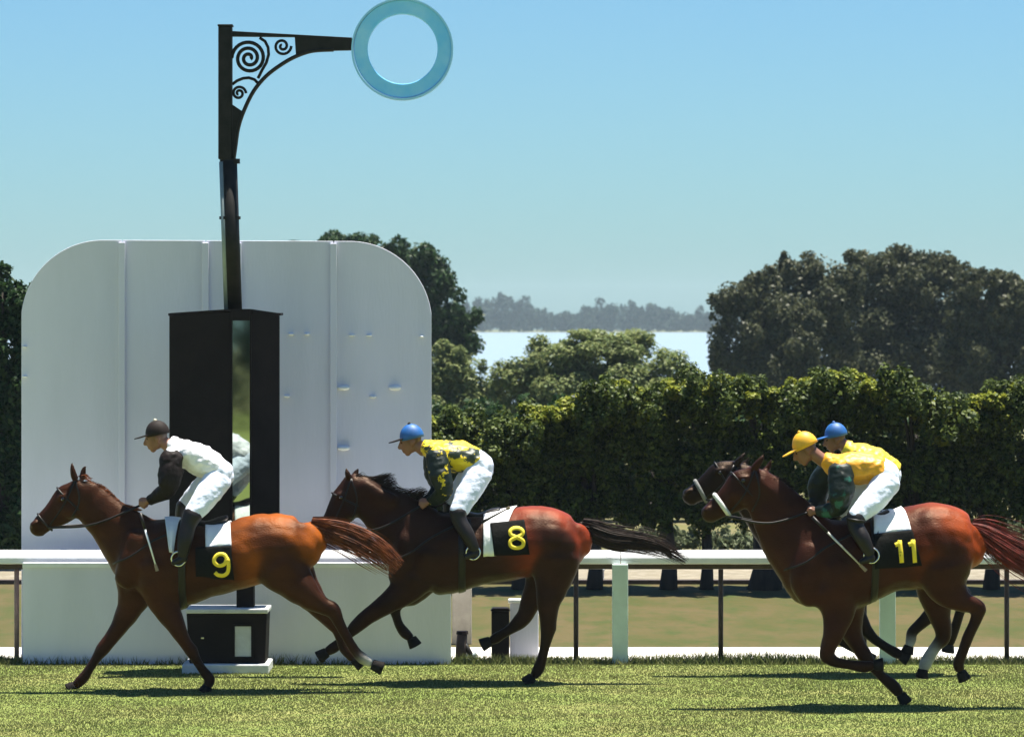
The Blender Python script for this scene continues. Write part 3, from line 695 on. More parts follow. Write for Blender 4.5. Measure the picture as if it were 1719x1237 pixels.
def ribbon(name, bvh, Y, pts, wpx, off, m, parent, thick=.004, sub=5, closed=False):
    A = cr(pts, sub); s = Y/F; V = []; ok = []
    for i, a in enumerate(A):
        t = A[min(i+1, len(A)-1)]-A[max(i-1, 0)]
        if closed and i in (0, len(A)-1): t = A[1]-A[-2]
        t /= np.linalg.norm(t)+1e-9; nn = np.array([-t[1], t[0]])*wpx/2
        u = skin_pt(bvh, a[0]+nn[0], a[1]+nn[1], Y, off); v = skin_pt(bvh, a[0]-nn[0], a[1]-nn[1], Y, off)
        if u is None or v is None:
            c = skin_pt(bvh, a[0], a[1], Y, off) or (V[-1] if V else at(a[0], a[1], Y))
            u = u or c+Vector((nn[0]*s, 0, -nn[1]*s)); v = v or c-Vector((nn[0]*s, 0, -nn[1]*s))
        V += [u, v]
    f = [(2*i, 2*i+1, 2*i+3, 2*i+2) for i in range(len(A)-1)]
    o = mesh_np(name, np.array([tuple(q) for q in V]), np.array(f), m, parent, smooth=True)
    sdm = o.modifiers.new('thick', 'SOLIDIFY'); sdm.thickness = thick; sdm.offset = 0
    return o
def drape(name, bvh, Y, torso, top, bot, py_b, off, m, parent, py_top=None, far=True, nx=14, nt=26, thick=.008, full=False, wave=0.):
    """cloth over the back: top=(px0,px1) along the spine, bot=(px0,px1) at row py_b on the near side"""
    s = Y/F; tx = [p[0] for p in torso]; ty = [p[1] for p in torso]
    V = []
    for i in range(nx+1):
        u = i/nx
        def zc_of(px): return at(px, float(np.interp(px, tx, ty)), Y).z
        def th(px, py):
            p = at(px, py, Y); h = bvh.ray_cast(Vector((p.x, Y-1.5, p.z)), Vector((0, 1, 0)))
            yy = h[0].y if h[0] is not None else Y-.25
            return math.atan2(Y-yy, p.z-zc_of(px))
        pxb = bot[0]+(bot[1]-bot[0])*u; pxt = top[0]+(top[1]-top[0])*u
        t1 = th(pxb, py_b[0]+(py_b[1]-py_b[0])*u)
        t0 = -t1 if py_top is None else th(pxt, py_top[0]+(py_top[1]-py_top[0])*u)
        if full: t0, t1 = -math.pi, math.pi
        for j in range(nt+1):
            a = t0+(t1-t0)*j/nt
            q = min(1, abs(a)/max(1e-6, abs(t1))) if py_top is None else j/nt
            px = pxt+(pxb-pxt)*q; x = gx(px, Y); zc = zc_of(px)
            d = Vector((0, -math.sin(a), math.cos(a)))
            c = Vector((x, Y, zc)); h = bvh.ray_cast(c+d*1.0, -d)
            p = h[0] if h[0] is not None else c+d*.25
            if full:
                rr_ = float(np.interp(px, tx, [q_[2] for q_ in torso]))*s; rw_ = float(np.interp(px, tx, [q_[3] for q_ in torso]))*s
                lim = 1.05/math.sqrt((d.y/rw_)**2+(d.z/rr_)**2)
                if (p-c).length > lim: p = c+d*lim
            V.append(p+d*(off+wave*math.sin(u*9+q*3)*q))
    f = [(i*(nt+1)+j, (i+1)*(nt+1)+j, (i+1)*(nt+1)+j+1, i*(nt+1)+j+1) for i in range(nx) for j in range(nt)]
    o = mesh_np(name, np.array([tuple(q) for q in V]), np.array(f), m, parent, smooth=True)
    sdm = o.modifiers.new('thick', 'SOLIDIFY'); sdm.thickness = thick; sdm.offset = 0
    return o

DIGIT = {'9': [[(24, 10), (18, 2), (8, 2), (2, 10), (3, 18), (10, 23), (19, 20), (24, 10), (26, 24), (24, 36), (17, 42), (8, 41), (3, 36)]],
         '8': [[(15, 18), (5, 13), (4, 6), (10, 1), (19, 1), (25, 6), (24, 13), (15, 18), (5, 24), (4, 33), (10, 38), (20, 38), (26, 33), (25, 24), (15, 18)]],
         '1': [[(-1, 9), (5, 6), (8, 1)], [(6.5, 0), (10, 41)]]}

def horse(name, label, Y, sp):
    root = thing(name, (gx(sp['torso'][2][0], Y), Y, 0), label, 'horse', None)
    co, dk = sp['coat'], sp['dark']
    ch = [(rows(sp['torso']), co, sp.get('rump', co)), (rows(sp['neck']), co, co), (rows(sp['head']), dk if sp.get('dark_head') else co, dk)]  # rump colour has the sunlight on the hindquarters painted in
    for b in sp.get('bulges', []): ch.append((rows(b), co, co))
    crisp = [2]
    for hb_ in sp.get('hb', ()): crisp.append(3+hb_)
    nx_, ny_ = sp['head'][-1][:2]
    for sg in (-1, 1):
        crisp.append(len(ch)); ch.append(([(nx_-4, ny_-7, 5.0, 4, sg*.040), (nx_+3, ny_-10, 5.5, 4, sg*.046)], co, co))
        crisp.append(len(ch)); ch.append(([(nx_-5, ny_-5, 2.6, 2.2, sg*.060), (nx_-2, ny_-8, 2.6, 2.2, sg*.064)], (.006, .004, .004), (.006, .004, .004)))
        crisp.append(len(ch)); ch.append(([(sp['eye'][0]-6, sp['eye'][1]-3, 5, 4, sg*.062), (sp['eye'][0]+5, sp['eye'][1]-4, 5.5, 4, sg*.068)], co, co))
    crisp.append(len(ch)); ch.append(([(nx_+4, ny_+9, 5, 6, 0), (nx_+12, ny_+9, 4.5, 5, 0)], dk, dk))
    for e in sp['ears']: crisp.append(len(ch)); ch.append((rows(e), co, dk))
    for lg in sp['legs']:
        pts, dy, c0, c1 = lg['pts'], lg['dy'], lg.get('c0', co), lg.get('c1', dk)
        n = lg.get('split', len(pts)//2)
        wf = .82
        r_ = [(p[0], p[1], p[2], p[3] if len(p) > 3 else p[2]*wf, p[4] if len(p) > 4 else dy*(1 if i > 1 else .8)) for i, p in enumerate(pts)]
        ch.append((r_[:n+1], c0, c0 if 'mid' not in lg else lg['mid'])); ch.append((r_[n:], c1 if lg.get('sock') else lg.get('mid', c1), c1))
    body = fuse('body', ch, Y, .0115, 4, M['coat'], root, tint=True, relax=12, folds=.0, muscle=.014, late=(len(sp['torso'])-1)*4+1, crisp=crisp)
    for lg in sp['legs']:
        (x0, y0), (x1, y1) = lg['hoof']; dy = lg['dy']
        simple('hoof', [(x0, y0, 8.5, 8, dy), ((x0+x1)/2, (y0+y1)/2, 10, 9.5, dy), (x1, y1, 11.5, 11, dy)], Y, M['hoof'], root, 12, 2, cap=.12)
    bv = bvh_of(body)
    ex, ey = sp['eye']
    p = skin_pt(bv, ex, ey, Y, 0)
    if p is not None:
        for yy in (p.y, 2*Y-p.y):
            bm = bmesh.new(); bmesh.ops.create_uvsphere(bm, u_segments=10, v_segments=8, radius=.019, matrix=Matrix.Translation((p.x, yy, p.z)))
            me = bpy.data.meshes.new('eye'); bm.to_mesh(me); bm.free(); me.materials.append(M['eye']); link(bpy.data.objects.new('eye', me), root)
    # bridle: bands round the head, straps on the cheek
    hd = cr(rows(sp['head']), 8)
    br = None
    def band(frac, wd, m, name, parent, rr=1.0, fat=2.2):
        i = frac*(len(hd)-1); j = int(i); a = hd[j]*(1-i+j)+hd[min(j+1, len(hd)-1)]*(i-j)
        t = hd[min(j+2, len(hd)-1)][:2]-hd[max(j-2, 0)][:2]; t /= np.linalg.norm(t); n = np.array([-t[1], t[0]])
        pts = []
        for q in range(25):
            g = 2*math.pi*q/24
            c = at(a[0]+n[0]*(a[2]+rr)*math.cos(g), a[1]+n[1]*(a[2]+rr)*math.cos(g), Y); c.y += (a[3]+rr)*Y/F*math.sin(g); pts.append(c)
        return MB().tube(pts, wd*Y/F, 8).build(name, m, parent, smooth=True)
    br = band(sp.get('brow', .22), 1.6, M['leather'], 'bridle', root)
    nb = sp.get('noseband', (.62, 2.0, 'leather')); band(nb[0], nb[1], M[nb[2]], 'noseband', br, rr=nb[1]*.4)
    for cs in sp['straps']: ribbon('cheek_strap', bv, Y, cs, 2.6, .004, M['tan_strap' if sp.get('tan') else 'leather'], br, .005)
    bx, by = sp['bit']; hx_, hy_ = sp['hand']
    for sgn in (-1, 1):
        a = at(bx, by, Y); a.y += sgn*.07; b = at(hx_, hy_, Y); b.y += sgn*.10; c = at((bx+hx_)/2, (by+hy_)/2+sp.get('sag', 6), Y); c.y += sgn*.17
        A = cr([tuple(a), tuple(c), tuple(b)], 8); MB().tube([Vector(q) for q in A], .009, 6, flat=.5).build('rein', M['leather'], root, smooth=True)
    # tack
    T = sp['torso']
    cl = sp['cloth']
    drape('saddle_cloth', bv, Y, T, cl['top'], cl['bot'], cl['py'], .012, M['white_cloth'], root, wave=.007)
    if sp.get('front_flap'):
        fl = sp['front_flap']; drape('cloth_flap', bv, Y, T, fl['top'], fl['bot'], fl['py'], .016, M['white_cloth'], root, wave=.007)
    if 'num' in sp:
        nu = sp['num']
        nc = drape('number_cloth', bv, Y, T, nu['top'], nu['bot'], nu['py'], .019, M['black_cloth'], root, py_top=nu['pyt'], nt=14, wave=.006)
        for i, (dg, ox, oy, sx, sy) in enumerate(nu['digits']):
            for st in DIGIT[dg]:
                ribbon('number', bvh_of(nc), Y, [(ox+a*sx, oy+b*sy) for a, b in st], nu.get('w', 6.5)*.9, .0055, M['yellow_print'], nc, .001, closed=dg == '8')
    simple('saddle', rows(sp['saddle']), Y, M['leather'], root)
    g0, g1 = sp['girth']
    drape('girth', bv, Y, T, (g0, g1), (g0, g1), (950, 950), .008, M['tan_strap' if sp.get('tan_girth') else 'leather'], root, nx=3, nt=40, full=True)
    if 'breast' in sp: ribbon('breast_strap', bv, Y, sp['breast'], 3.2, .006, M['leather'], root)
    for sgn in (-1, 1):
        st = sp['stirrup']; dy = sgn*.33
        a = at(st[0][0], st[0][1], Y); a.y += sgn*.26; b = at(st[1][0], st[1][1], Y); b.y += dy
        MB().tube([a, b], 2.2*Y/F, 6, flat=.35).build('stirrup_leather', M['whip' if sp.get('pale_leather') else 'leather'], root)
        c = Vector(b); pts = [c+Vector((math.sin(q)*.058*(1 if abs(q) < 2.3 else .9), 0, -.055+math.cos(q)*.058)) for q in np.linspace(-math.pi, math.pi, 17)]
        MB().tube(pts, .009, 6, flat=2).build('stirrup', M['steel'], root, smooth=True)
    # hair
    ml = tail(root, Y, sp['tail'], sp.get('ntail', 420), M[sp['tail_mat']])
    if 'mane' in sp:
        for cst, n_, d_, l_, cu in sp['mane']: mane(root, Y, cst, n_, d_, l_, M[sp['mane_mat']], curl=cu)
    return root

def rider(label, Y, sp):
    root = thing('person', (gx(sp['pelvis'][0][0], Y), Y, 0), label, 'person')
    sk = sp.get('skin', (.26, .115, .066)); hr = (.03, .018, .012); dk = (.10, .04, .03)
    c = np.array(sp['head'], float); h = sp['h']; ph = math.radians(sp['tilt'])
    fv = np.array([-math.cos(ph), math.sin(ph)]); uv = np.array([-math.sin(ph), -math.cos(ph)])
    s = Y/F
    def L(u, v): return tuple(c+h*(u*fv+v*uv))
    def hp(u, v, r, w_=None, lat=0.): a = L(u, v); return (a[0], a[1], r*h, (w_ or r)*h, lat*h*s)
    ch = [([hp(-.12, .14, .35, .30), hp(.03, .15, .35, .30)], hr, hr), ([hp(.12, .10, .28, .25), hp(.18, -.12, .23, .21), hp(.20, -.29, .17, .16), hp(.23, -.39, .095, .11)], sk, sk),
          ([hp(-.02, -.14, .22, .23), hp(.08, -.26, .15, .19)], sk, sk), ([hp(.36, .08, .035), hp(.44, -.06, .05), hp(.455, -.115, .062, .055), hp(.39, -.13, .05, .07)], sk, sk),
          ([hp(.33, .10, .06, .17)], sk, sk), ([hp(.36, -.235, .045, .09)], dk, dk), ([hp(.35, -.29, .042, .08)], dk, dk)]
    for g in (-1, 1):
        ch.append(([hp(-.05, .06, .06, .03, g*.285), hp(-.03, -.03, .09, .035, g*.29), hp(.0, -.12, .05, .03, g*.27)], sk, sk))
    nb = sp['neck']; ch.append(([hp(-.12, -.10, .21, .2), (nb[0], nb[1], 11, 12, 0)], sk, sk))
    col = sk
    ch.append((rows([(p[0], p[1], p[2]*.8, p[3]*.8) for p in sp['torso']+sp['pelvis']]), col, col))
    for arm in sp['arms']:
        dys = arm['dy']; pts = arm['pts']
        ch.append(([(p[0], p[1], p[2]*.74, p[2]*.74, d) for p, d in zip(pts, dys)], col, col))
        wx, wy = pts[-1][:2]; kx, ky = arm['hand']; d = np.array([kx-wx, ky-wy], float); d /= np.linalg.norm(d); pv = np.array([-d[1], d[0]])
        if pv[1] < 0: pv = -pv
        y0 = dys[-1]; sg = -1 if y0 < 0 else 1
        def hl_(a, b, r, w_=None, y=0.): q = np.array([wx, wy])+d*a+pv*b; return (q[0], q[1], r, w_ or r, y0+y)
        ch.append(([(pts[-1][0], pts[-1][1], pts[-1][2]*.7, pts[-1][2]*.7, y0), hl_(5, 0, 5, 3.6), hl_(12, 0, 7.2, 3.4)], sk, sk))
        for i, bb in enumerate((-5.4, -1.8, 1.9, 5.4)):
            e = (16.5, 18.5, 18, 16)[i]
            ch.append(([hl_(10, bb*.8, 2, 2, sg*.004), hl_(e-2, bb, 2, 2, sg*.006), hl_(e, bb, 1.9, 1.9, -sg*.014), hl_(e-4, bb, 1.8, 1.8, -sg*.03), hl_(e-8, bb, 1.6, 1.6, -sg*.03)], sk, sk))
        ch.append(([hl_(3, -4.5, 2.6, 2.6, -sg*.004), hl_(9, -8.2, 2.2, 2.2, -sg*.01), hl_(14, -8, 2, 2, -sg*.018)], sk, sk))
    for lg in sp['legs']:
        ch.append(([(p[0], p[1], p[2]*.8, p[2]*.8, d) for p, d in zip(lg['pts'], lg['dy'])], col, col))
    fuse('body', ch, Y, .0065, 2, M['skin'], root, tint=True)
    # clothing
    jt = [(rows(sp['torso']), col, col)]
    for arm in sp['arms']:
        p = arm['pts'][0]; jt.append(([(p[0], p[1], p[2]*.92, p[2]*.85, arm['dy'][0]*.9)], col, col))
    fuse('jersey', jt, Y, .009, 4, M[sp['jersey']], root, folds=.011)
    cr_ = sp['torso'][0]
    simple('collar', [(cr_[0]-5, cr_[1]-2, 13, 15, 0), (cr_[0]+2, cr_[1]+1, 15, 18, 0)], Y, M[sp.get('collar', sp['jersey'])], root, cap=.3)
    for arm in sp['arms']:
        pts = arm['pts']
        fuse('sleeve', [([(p[0], p[1], p[2], p[2]*.9, d) for p, d in zip(pts, arm['dy'])], col, col)]+[([(pts[1][0]-4, pts[1][1]+6, pts[1][2]*.85, pts[1][2]*.8, arm['dy'][1])], col, col)], Y, .009, 2, M[sp['sleeve']], root, folds=.009)
    br = [(rows(sp['pelvis']), col, col)]
    for lg in sp['legs']:
        n = lg['boot']; br.append(([(p[0], p[1], p[2], p[2]*.95, d) for p, d in list(zip(lg['pts'], lg['dy']))[:n+1]], col, col))
    fuse('breeches', br, Y, .009, 2, M['breeches'], root, folds=.006)
    for lg in sp['legs']:
        n = lg['boot']; pts = list(zip(lg['pts'], lg['dy']))[n:]
        bt = [([(p[0], p[1], p[2]*1.06, p[2]*1.02, d) for p, d in pts], col, col)]
        (hx0, hy0), (tx0, ty0) = lg['foot']; dd = pts[-1][1]
        bt.append(([(hx0, hy0, 6.5, 7, dd), ((hx0+tx0)/2, (hy0+ty0)/2, 6.5, 8, dd), (tx0, ty0, 4.5, 7.5, dd)], col, col))
        b_o = fuse('boot', bt, Y, .008, 2, M['leather'], root)
        if sp.get('boot_top'):
            p, d = pts[0]; q, d2 = pts[1]
            simple('boot_cuff', [(p[0]*.7+q[0]*.3, p[1]*.7+q[1]*.3, p[2]*1.14, p[2]*1.12, d*.7+d2*.3), (p[0]*.45+q[0]*.55, p[1]*.45+q[1]*.55, p[2]*.3+q[2]*.9, p[2]*.3+q[2]*.9, d*.45+d2*.55)], Y, M['leather'], b_o, cap=.1)
    # cap
    V = []; Fc = []; nu, nv = 20, 8
    for i in range(nv+1):
        la = -.12+(math.pi/2+.12-.06)*i/nv
        for k_ in range(nu):
            lo = 2*math.pi*k_/nu; rib = 1+.012*abs(math.cos(3*lo))
            u = -.045+.415*math.cos(la)*math.cos(lo)*rib; v = .14+.46*math.sin(la)*rib; lt = .365*math.cos(la)*math.sin(lo)*rib
            a = L(u, v); p = at(a[0], a[1], Y); p.y += lt*h*s; V.append(p)
    for i in range(nv):
        for k_ in range(nu): Fc.append((i*nu+k_, i*nu+(k_+1) % nu, (i+1)*nu+(k_+1) % nu, (i+1)*nu+k_))
    Fc.append(tuple(nv*nu+k_ for k_ in range(nu))); Fc.append(tuple(range(nu-1, -1, -1)))
    cap = MB().add(V, Fc).build('cap', M[sp['cap']], root, smooth=True)
    V = []
    ang = np.linspace(-1.25, 1.25, 13)
    for dv in (.035, .0):
        for rr in (0, 1):
            for a_ in ang:
                u = .22+.12*math.cos(a_) if rr == 0 else .26+.52*math.cos(a_)**.8
                lt = .34*math.sin(a_)*(1 if rr else .95); v = .165+dv-.10*(u-.25)-.25*lt*lt
                q = L(u, v); p = at(q[0], q[1], Y); p.y += lt*h*s; V.append(p)
    n = 13; Fc = []
    for i in range(n-1):
        Fc += [(i, i+1, n+i+1, n+i), (2*n+i, 3*n+i, 3*n+i+1, 2*n+i+1), (n+i, n+i+1, 3*n+i+1, 3*n+i), (i, 2*n+i, 2*n+i+1, i+1)]
    Fc += [(0, n, 3*n, 2*n), (n-1, 3*n-1, 4*n-1, 2*n-1)]
    MB().add(V, Fc).build('peak', M[sp.get('peak', sp['cap'])], cap, smooth=False)
    a = L(-.05, .60); b = at(a[0], a[1], Y)
    bm = bmesh.new(); bmesh.ops.create_uvsphere(bm, u_segments=10, v_segments=6, radius=.016, matrix=Matrix.Translation(b)); me = bpy.data.meshes.new('button'); bm.to_mesh(me); bm.free()
    me.materials.append(M[sp.get('button', sp['cap'])]); link(bpy.data.objects.new('button', me), cap)
    for g in (-1, 1):
        q = L(.315, .035); p = at(q[0], q[1], Y); p.y += g*.125*h*s
        bm = bmesh.new(); bmesh.ops.create_uvsphere(bm, u_segments=8, v_segments=6, radius=.012, matrix=Matrix.Translation(p)); me = bpy.data.meshes.new('eye'); bm.to_mesh(me); bm.free()
        me.materials.append(M['eye']); link(bpy.data.objects.new('eye', me), root)
    return root

def whip(label, Y, a, b, dy, m, group=None):
    root = thing('riding_whip', tuple(at(a[0], a[1], Y)+Vector((0, dy, 0))), label, 'whip', group)
    p = at(*a, Y); q = at(*b, Y); p.y += dy; q.y += dy-.03; e = p.lerp(q, .28)
    MB().tube([p, e], [.014, .011], 8).build('handle', M['leather'], root, smooth=True)
    t = p.lerp(q, .88)
    MB().tube([e, t], [.009, .006], 8).build('shaft', m, root, smooth=True)
    MB().tube([t, q], [.011, .014], 6, flat=.4).build('flap', M['tan_strap'], root)

# ---- horse 9
Y9 = 29.95
c9, d9 = (.050, .015, .007), (.028, .010, .006)
WH = (.62, .58, .52)
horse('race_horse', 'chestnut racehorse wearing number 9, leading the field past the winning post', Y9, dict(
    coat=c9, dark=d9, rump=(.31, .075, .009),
    torso=[(226, 950, 44, 34), (258, 946, 72, 48), (300, 945, 75, 56), (340, 942, 64, 60), (388, 935, 57, 60), (430, 922, 59, 58), (470, 916, 55, 57), (508, 912, 45, 46), (526, 903, 30, 28)],
    neck=[(140, 834, 33, 15), (160, 852, 36, 17), (182, 873, 39, 21), (210, 900, 50, 29), (236, 926, 60, 40)],
    head=[(134, 822, 21, 14), (120, 838, 30, 15), (99, 858, 25, 12.5), (80, 872, 18.5, 10.5), (66, 884, 16, 10.5), (59, 887, 13, 10)],
    ears=[[(127, 803, 6, 5, -.05), (123, 788, 5, 4, -.055), (122, 776, 1.5, 1.5, -.05)], [(137, 803, 6, 5, .05), (139, 790, 5, 4, .055), (143, 782, 1.5, 1.5, .05)]],
    eye=(108, 837),
    hb=(3,5), bulges=[[(238, 905, 26, 16, -.13), (225, 945, 26, 16, -.15), (212, 972, 20, 14, -.12)], [(262, 950, 30, 18, -.17), (262, 985, 26, 16, -.15)], [(438, 905, 34, 16, -.12), (478, 935, 38, 20, -.15)],
            [(105, 851, 15, 8, -.035), (122, 856, 14, 8, -.045)], [(500, 893, 26, 16, -.08), (508, 928, 26, 16, -.08)], [(58, 880, 7, 5, -.035)]],
    legs=[dict(pts=[(228, 975, 40, 26), (222, 1006, 28, 20), (203, 1045, 17), (186, 1070, 13), (168, 1093, 12), (158, 1108, 8.5), (147, 1125, 8), (136, 1141, 9.5), (124, 1152, 8)], split=4, dy=.13, hoof=((122, 1153), (112, 1160))),
          dict(pts=[(268, 975, 40, 26), (278, 1012, 26, 20), (299, 1050, 16), (313, 1075, 11), (324, 1090, 11.5), (333, 1107, 8), (343, 1122, 8), (354, 1137, 9.5), (351, 1148, 8)], split=4, dy=-.13, hoof=((351, 1149), (345, 1159))),
          dict(pts=[(470, 945, 46, 34), (494, 972, 36, 26), (522, 1000, 23), (545, 1015, 15), (560, 1022, 14), (570, 1042, 9.5), (583, 1066, 8.5), (598, 1090, 8.5), (610, 1102, 10), (622, 1109, 8)], split=8, dy=-.14, c1=WH, mid=d9, sock=1, hoof=((626, 1112), (643, 1119))),
          dict(pts=[(480, 950, 44, 32), (505, 985, 32, 24), (532, 1018, 20), (556, 1046, 14), (566, 1056, 12), (570, 1074, 8.5), (577, 1092, 9), (590, 1106, 8)], split=4, dy=.14, hoof=((593, 1108), (607, 1119)))],
    straps=[[(127, 806), (110, 845), (84, 882)], [(128, 806), (135, 840), (122, 868)]], bit=(82, 885), hand=(236, 848), sag=12, tan=False, noseband=(.66, 1.8, 'leather'),
    cloth=dict(top=(345, 386), bot=(350, 393), py=(917, 914)), front_flap=dict(top=(276, 304), bot=(290, 296), py=(924, 926)),
    num=dict(top=(333, 393), bot=(334, 397), pyt=(917, 913), py=(962, 968), digits=[('9', 363, 925, .98, .86)], w=7),
    saddle=[(318, 874, 6, 15), (345, 879, 5, 18), (368, 874, 7, 18), (380, 868, 4, 15)], girth=(304, 316),
    breast=[(192, 945), (225, 930), (262, 905), (300, 890)], stirrup=((325, 880), (306, 922)),
    tail=[(521, 880, 9), (545, 888, 15), (575, 897, 19), (605, 910, 21), (635, 928, 21), (660, 948, 17)], ntail=1100, tail_mat='hair_chestnut',
    mane=[([(140, 800), (170, 820), (200, 841), (228, 856)], 600, (.75, .25), 15, 3), ([(130, 800), (140, 797)], 60, (.85, -.2), 22, 4)], mane_mat='hair_chestnut'))
rider('person in a white jersey with black sleeves and a dark cap riding horse 9', Y9, dict(
    head=(264, 735), h=49, tilt=12, neck=(287, 752), cap='cap_dark', button='cap_pale', jersey='silk_white', sleeve='silk_black',
    torso=[(291, 746, 14, 20), (308, 757, 21, 36), (330, 769, 26, 38), (350, 779, 25, 36), (366, 788, 22, 33)],
    pelvis=[(358, 786, 23, 32), (370, 795, 24, 34), (376, 804, 19, 32)],
    arms=[dict(pts=[(291, 766, 20), (289, 795, 20), (285, 820, 15), (266, 832, 11), (252, 839, 8.5)], dy=(-.17, -.21, -.22, -.15, -.10), hand=(238, 846)),
          dict(pts=[(289, 764, 20), (286, 793, 19), (280, 818, 15), (262, 832, 11), (250, 841, 8.5)], dy=(.17, .21, .22, .15, .10), hand=(237, 849))],
    legs=[dict(pts=[(368, 802, 24), (350, 830, 22), (329, 860, 16), (322, 876, 13), (317, 900, 12), (313, 926, 8.5)], dy=(-.09, -.18, -.27, -.29, -.32, -.33), boot=2, foot=((316, 933), (297, 940))),
          dict(pts=[(360, 800, 23), (333, 826, 20), (306, 852, 15), (302, 870, 13), (304, 898, 12), (304, 924, 8.5)], dy=(.09, .18, .27, .29, .32, .33), boot=2, foot=((306, 931), (288, 938)))]))
whip('pale riding whip pointing down across the shoulder of horse 9', Y9, (241, 858), (270, 954), -.27, M['white_paint'])

# ---- horse 8
Y8 = 30.65
c8, d8 = (.027, .010, .007), (.014, .007, .005)
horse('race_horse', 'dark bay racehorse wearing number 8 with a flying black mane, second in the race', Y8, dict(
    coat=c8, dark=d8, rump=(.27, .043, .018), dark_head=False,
    torso=[(682, 948, 40, 32), (712, 934, 66, 47), (757, 928, 69, 56), (802, 923, 60, 60), (850, 915, 60, 60), (892, 908, 60, 58), (932, 908, 55, 56), (962, 908, 42, 44), (974, 906, 30, 28)],
    neck=[(602, 826, 33, 15), (622, 840, 36, 17), (645, 857, 42, 21), (670, 878, 52, 30), (698, 904, 62, 42)],
    head=[(594, 812, 21, 14), (586, 838, 30, 15), (571, 860, 25, 12.5), (557, 878, 18.5, 10.5), (547, 892, 16, 10.5), (543, 899, 13, 10)],
    ears=[[(586, 800, 6, 5, -.05), (583, 793, 5, 4, -.055), (582, 785, 1.5, 1.5, -.05)], [(594, 800, 6, 5, .05), (598, 793, 5, 4, .055), (602, 786, 1.5, 1.5, .05)]],
    eye=(574, 834),
    bulges=[[(612, 815, 12, 8, -.06), (638, 832, 14, 9, -.08), (658, 840, 14, 9, -.09)], [(690, 905, 26, 16, -.13), (678, 945, 26, 16, -.14), (668, 970, 18, 14, -.11)], [(724, 930, 30, 20, -.17), (715, 965, 26, 16, -.15)],
            [(905, 892, 36, 16, -.12), (938, 915, 36, 20, -.16)], [(955, 893, 28, 16, -.08), (958, 925, 26, 16, -.08)], [(578, 845, 14, 8, -.035), (592, 858, 14, 8, -.045)]],
    legs=[dict(pts=[(696, 968, 36, 24), (676, 992, 26, 18), (648, 1012, 18), (618, 1033, 14), (598, 1050, 12), (585, 1063, 8.5), (572, 1076, 8.5), (562, 1084, 9.5), (552, 1090, 8)], split=4, dy=-.13, hoof=((550, 1092), (536, 1101))),
          dict(pts=[(706, 970, 36, 24), (690, 996, 24, 18), (671, 1008, 15), (661, 1019, 13), (664, 1034, 8.5), (669, 1050, 8), (678, 1063, 9.5), (687, 1071, 8)], split=3, dy=.13, hoof=((690, 1073), (697, 1086))),
          dict(pts=[(930, 935, 46, 34), (928, 970, 34, 25), (921, 1005, 22), (920, 1035, 15), (920, 1052, 14), (916, 1075, 9.5), (911, 1098, 8.5), (904, 1119, 10), (897, 1130, 8)], split=4, dy=-.14, hoof=((894, 1133), (882, 1144))),
          dict(pts=[(925, 940, 44, 32), (910, 975, 30, 22), (893, 1008, 19), (882, 1034, 15), (872, 1046, 13), (857, 1058, 9), (842, 1067, 8.5), (833, 1073, 9.5), (826, 1077, 8)], split=4, dy=.14, hoof=((823, 1078), (808, 1085)))],
    straps=[[(590, 803), (575, 845), (556, 884)], [(590, 803), (600, 838), (592, 872)]], bit=(560, 890), hand=(712, 845), sag=18, noseband=(.62, 1.8, 'leather'),
    cloth=dict(top=(812, 868), bot=(812, 838), py=(930, 928)),
    num=dict(top=(823, 880), bot=(830, 889), pyt=(878, 872), py=(928, 926), digits=[('8', 853, 883, .96, .84)], w=7),
    saddle=[(780, 862, 6, 15), (804, 866, 5, 18), (826, 860, 7, 18), (838, 855, 4, 15)], girth=(770, 782), tan_girth=False,
    breast=[(655, 940), (690, 925), (725, 900), (765, 880)], stirrup=((788, 868), (795, 912)),
    tail=[(975, 880, 8), (995, 890, 14), (1030, 903, 17), (1070, 908, 16), (1110, 918, 14), (1142, 936, 10)], ntail=1000, tail_mat='hair_dark',
    mane=[([(588, 806), (620, 811), (650, 825), (690, 842), (722, 854)], 900, (.72, -.62), 40, 6), ([(600, 806), (640, 818), (690, 842), (730, 856)], 700, (.8, -.05), 24, 4)], mane_mat='hair_dark'))
rider('person in a yellow jersey and blue cap riding horse 8', Y8, dict(
    head=(691, 741), h=49, tilt=13, neck=(712, 756), cap='cap_blue', peak='cap_dark', button='cap_dark', jersey='silk_yellow', sleeve='silk_green',
    torso=[(715, 751, 13, 20), (735, 759, 21, 36), (760, 765, 27, 38), (783, 769, 25, 36), (800, 776, 22, 33)],
    pelvis=[(793, 774, 24, 32), (806, 783, 24, 34), (811, 794, 18, 32)],
    arms=[dict(pts=[(733, 764, 19), (740, 795, 20), (745, 822, 15), (731, 836, 11), (721, 841, 8.5)], dy=(-.17, -.21, -.22, -.15, -.10), hand=(709, 846)),
          dict(pts=[(728, 764, 19), (730, 795, 19), (736, 820, 15), (724, 836, 11), (716, 842, 8.5)], dy=(.17, .21, .22, .15, .10), hand=(704, 848))],
    legs=[dict(pts=[(804, 792, 24), (787, 824, 21), (770, 856, 15), (772, 870, 12), (785, 893, 11.5), (797, 916, 8.5)], dy=(-.09, -.18, -.27, -.29, -.32, -.33), boot=2, foot=((800, 924), (782, 930))),
          dict(pts=[(798, 790, 23), (776, 822, 20), (757, 852, 14), (756, 868, 12), (768, 892, 11.5), (780, 914, 8.5)], dy=(.09, .18, .27, .29, .32, .33), boot=2, foot=((783, 922), (765, 928)))]))
whip('dark riding whip tucked behind the knee of the jockey on horse 8', Y8, (808, 874), (856, 848), -.30, M['whip_dark'])

